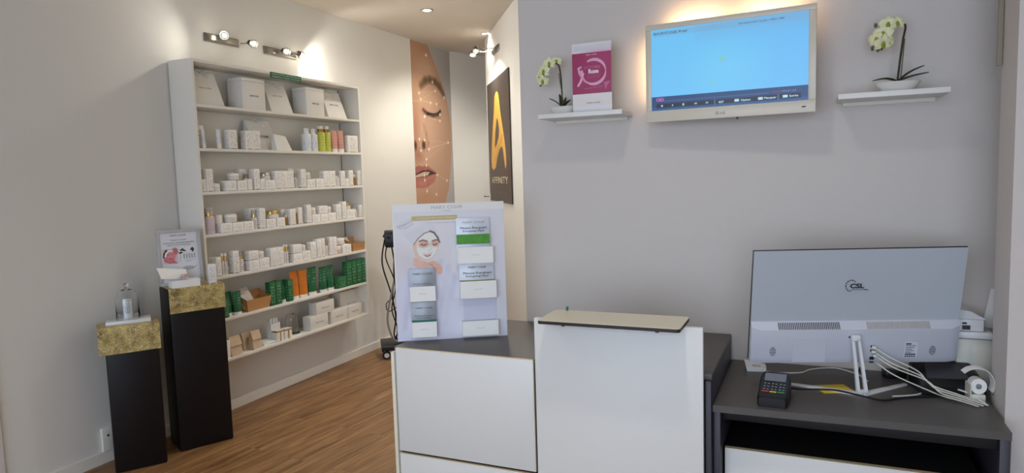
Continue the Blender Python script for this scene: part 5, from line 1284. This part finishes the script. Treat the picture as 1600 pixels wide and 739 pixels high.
text('lettering', 'Rose', .016, frame((.088, -.0019, .150), (1, 0, 0)), PK, t, .042, 'CENTER', bold=.0012)
text('lettering', 'OCTOBRE', .011, frame((.082, -.0019, .168), (1, 0, 0)), mat('rose_outline_ink', (206, 120, 160), .5), t, .066, 'CENTER')
text('lettering', 'MARY COHR', .005, frame((.080, -.0019, .219), (1, 0, 0)), PK, t, .044, 'CENTER')
text('lettering', 'MARY COHR', .005, frame((.086, -.0019, .034), (1, 0, 0)), GREYINK, t, .054, 'CENTER')

# ------------------------------------------------------------------ treatment trolley with cables behind the display
t = thing('cable_trolley', 'black wheeled device trolley hung with black cables, half hidden behind the display', 'trolley', (-3.20, 4.80, 0), .65)
MB().bx(-.17, .20, -.13, .13, .075, .125, bev=.008).build('base', BLACKP, t)
HUB = mat('white_wheel_hub', (214, 212, 206), .4)
for x in (-.13, .16):
    for y in (-.10, .10):
        w_ = MB().lathe([(.012, -.013), (.032, -.013), (.034, -.008), (.034, .008), (.032, .013), (.012, .013)], c=(x, y, .034), M=Matrix.Rotation(PI/2, 4, 'X'), n=24).bx(x-.006, x+.006, y-.004, y+.004, .06, .076).build('caster', DARKRUB, t)
        MB().lathe([(.021, -.0145), (.021, .0145)], c=(x, y, .034), M=Matrix.Rotation(PI/2, 4, 'X'), n=20).build('wheel_hub', HUB, w_)
MB().lathe([(.015, .12), (.015, 1.02)], c=(.02, 0, 0), n=16).build('pole', STEEL, t)
MB().box((-.02, -.02, 1.0), (.16, .12, .14), bev=.012).build('control_head', BLACKP, t)
MB().box((-.09, -.04, 1.02), (.05, .04, .03), rot=Matrix.Rotation(.6, 3, 'Y'), bev=.006).box((-.07, -.06, .99), (.03, .03, .09), rot=Matrix.Rotation(.4, 3, 'X'), bev=.006).box((-.045, -.08, 1.055), (.10, .02, .02), bev=.004).build('handpiece', mat('handpiece_dark', (48, 46, 48), .35), t)
random.seed(5)
CB = [([(-.10, -.05, 1.0), (-.13, -.06, .80), (-.07, -.08, .55), (-.04, -.08, .35), (-.06, -.07, .20), (-.03, -.06, .14)], .006), ([(-.07, -.06, .98), (-.10, -.08, .85), (-.03, -.09, .62), (-.07, -.09, .42), (-.03, -.08, .25), (-.05, -.07, .14)], .005),
      ([(-.05, -.07, .96), (-.03, -.09, .75), (-.06, -.09, .50), (-.02, -.09, .30), (-.05, -.08, .15)], .006), ([(-.02, -.08, .95), (-.04, -.10, .70), (-.01, -.10, .45), (-.03, -.09, .14)], .006), ([(-.04, -.09, .52), (-.11, -.09, .47), (-.10, -.09, .40), (-.03, -.09, .43)], .004)]
for pts, r_ in CB: MB().tube(smoothpath(pts, 6), r_, 8).build('cable', DARKRUB, t)
MB().tube(smoothpath([(-.02, -.09, .72), (-.08, -.10, .50), (-.11, -.10, .32), (-.07, -.10, .17), (-.01, -.10, .14)], 6), .009, 10).build('grey_hose', mat('grey_hose', (140, 136, 130), .45), t)
MB().lathe([(.045, .125), (.05, .14), (.05, .23), (.04, .25), (0, .25)], c=(.03, -.06, 0), n=24).build('device_cup', mat('grey_cup', (96, 94, 92), .3), t)

# ------------------------------------------------------------------ small wall fittings
t = thing('cable_cover', 'small white box with a screw on the skirting beside the shorter pedestal', 'cable cover', (XW, 2.352, .066))
MB().bx(.0005, .018, 0, .085, 0, .128, bev=.002).build('cover_plate', WHITE2, t)
MB().lathe([(.006, .0), (.006, .003), (0, .004)], c=(.018, .03, .085), M=Matrix.Rotation(PI/2, 4, 'Y'), n=16).build('screw', STEEL, t)
pk = A0+d*.02
t = thing('door_lever', 'small pale lever fitting at the far edge of the slanting corridor wall', 'handle', (pk.x, pk.y, 1.27), ang)
MB().bx(0, .03, -.006, -.0005, -.06, .06, bev=.001).build('rose_plate', WPLAS, t)
MB().tube([(.015, -.006, .03), (.015, -.045, .03), (-.03, -.05, .025)], .007, 10).build('lever', STEEL, t)
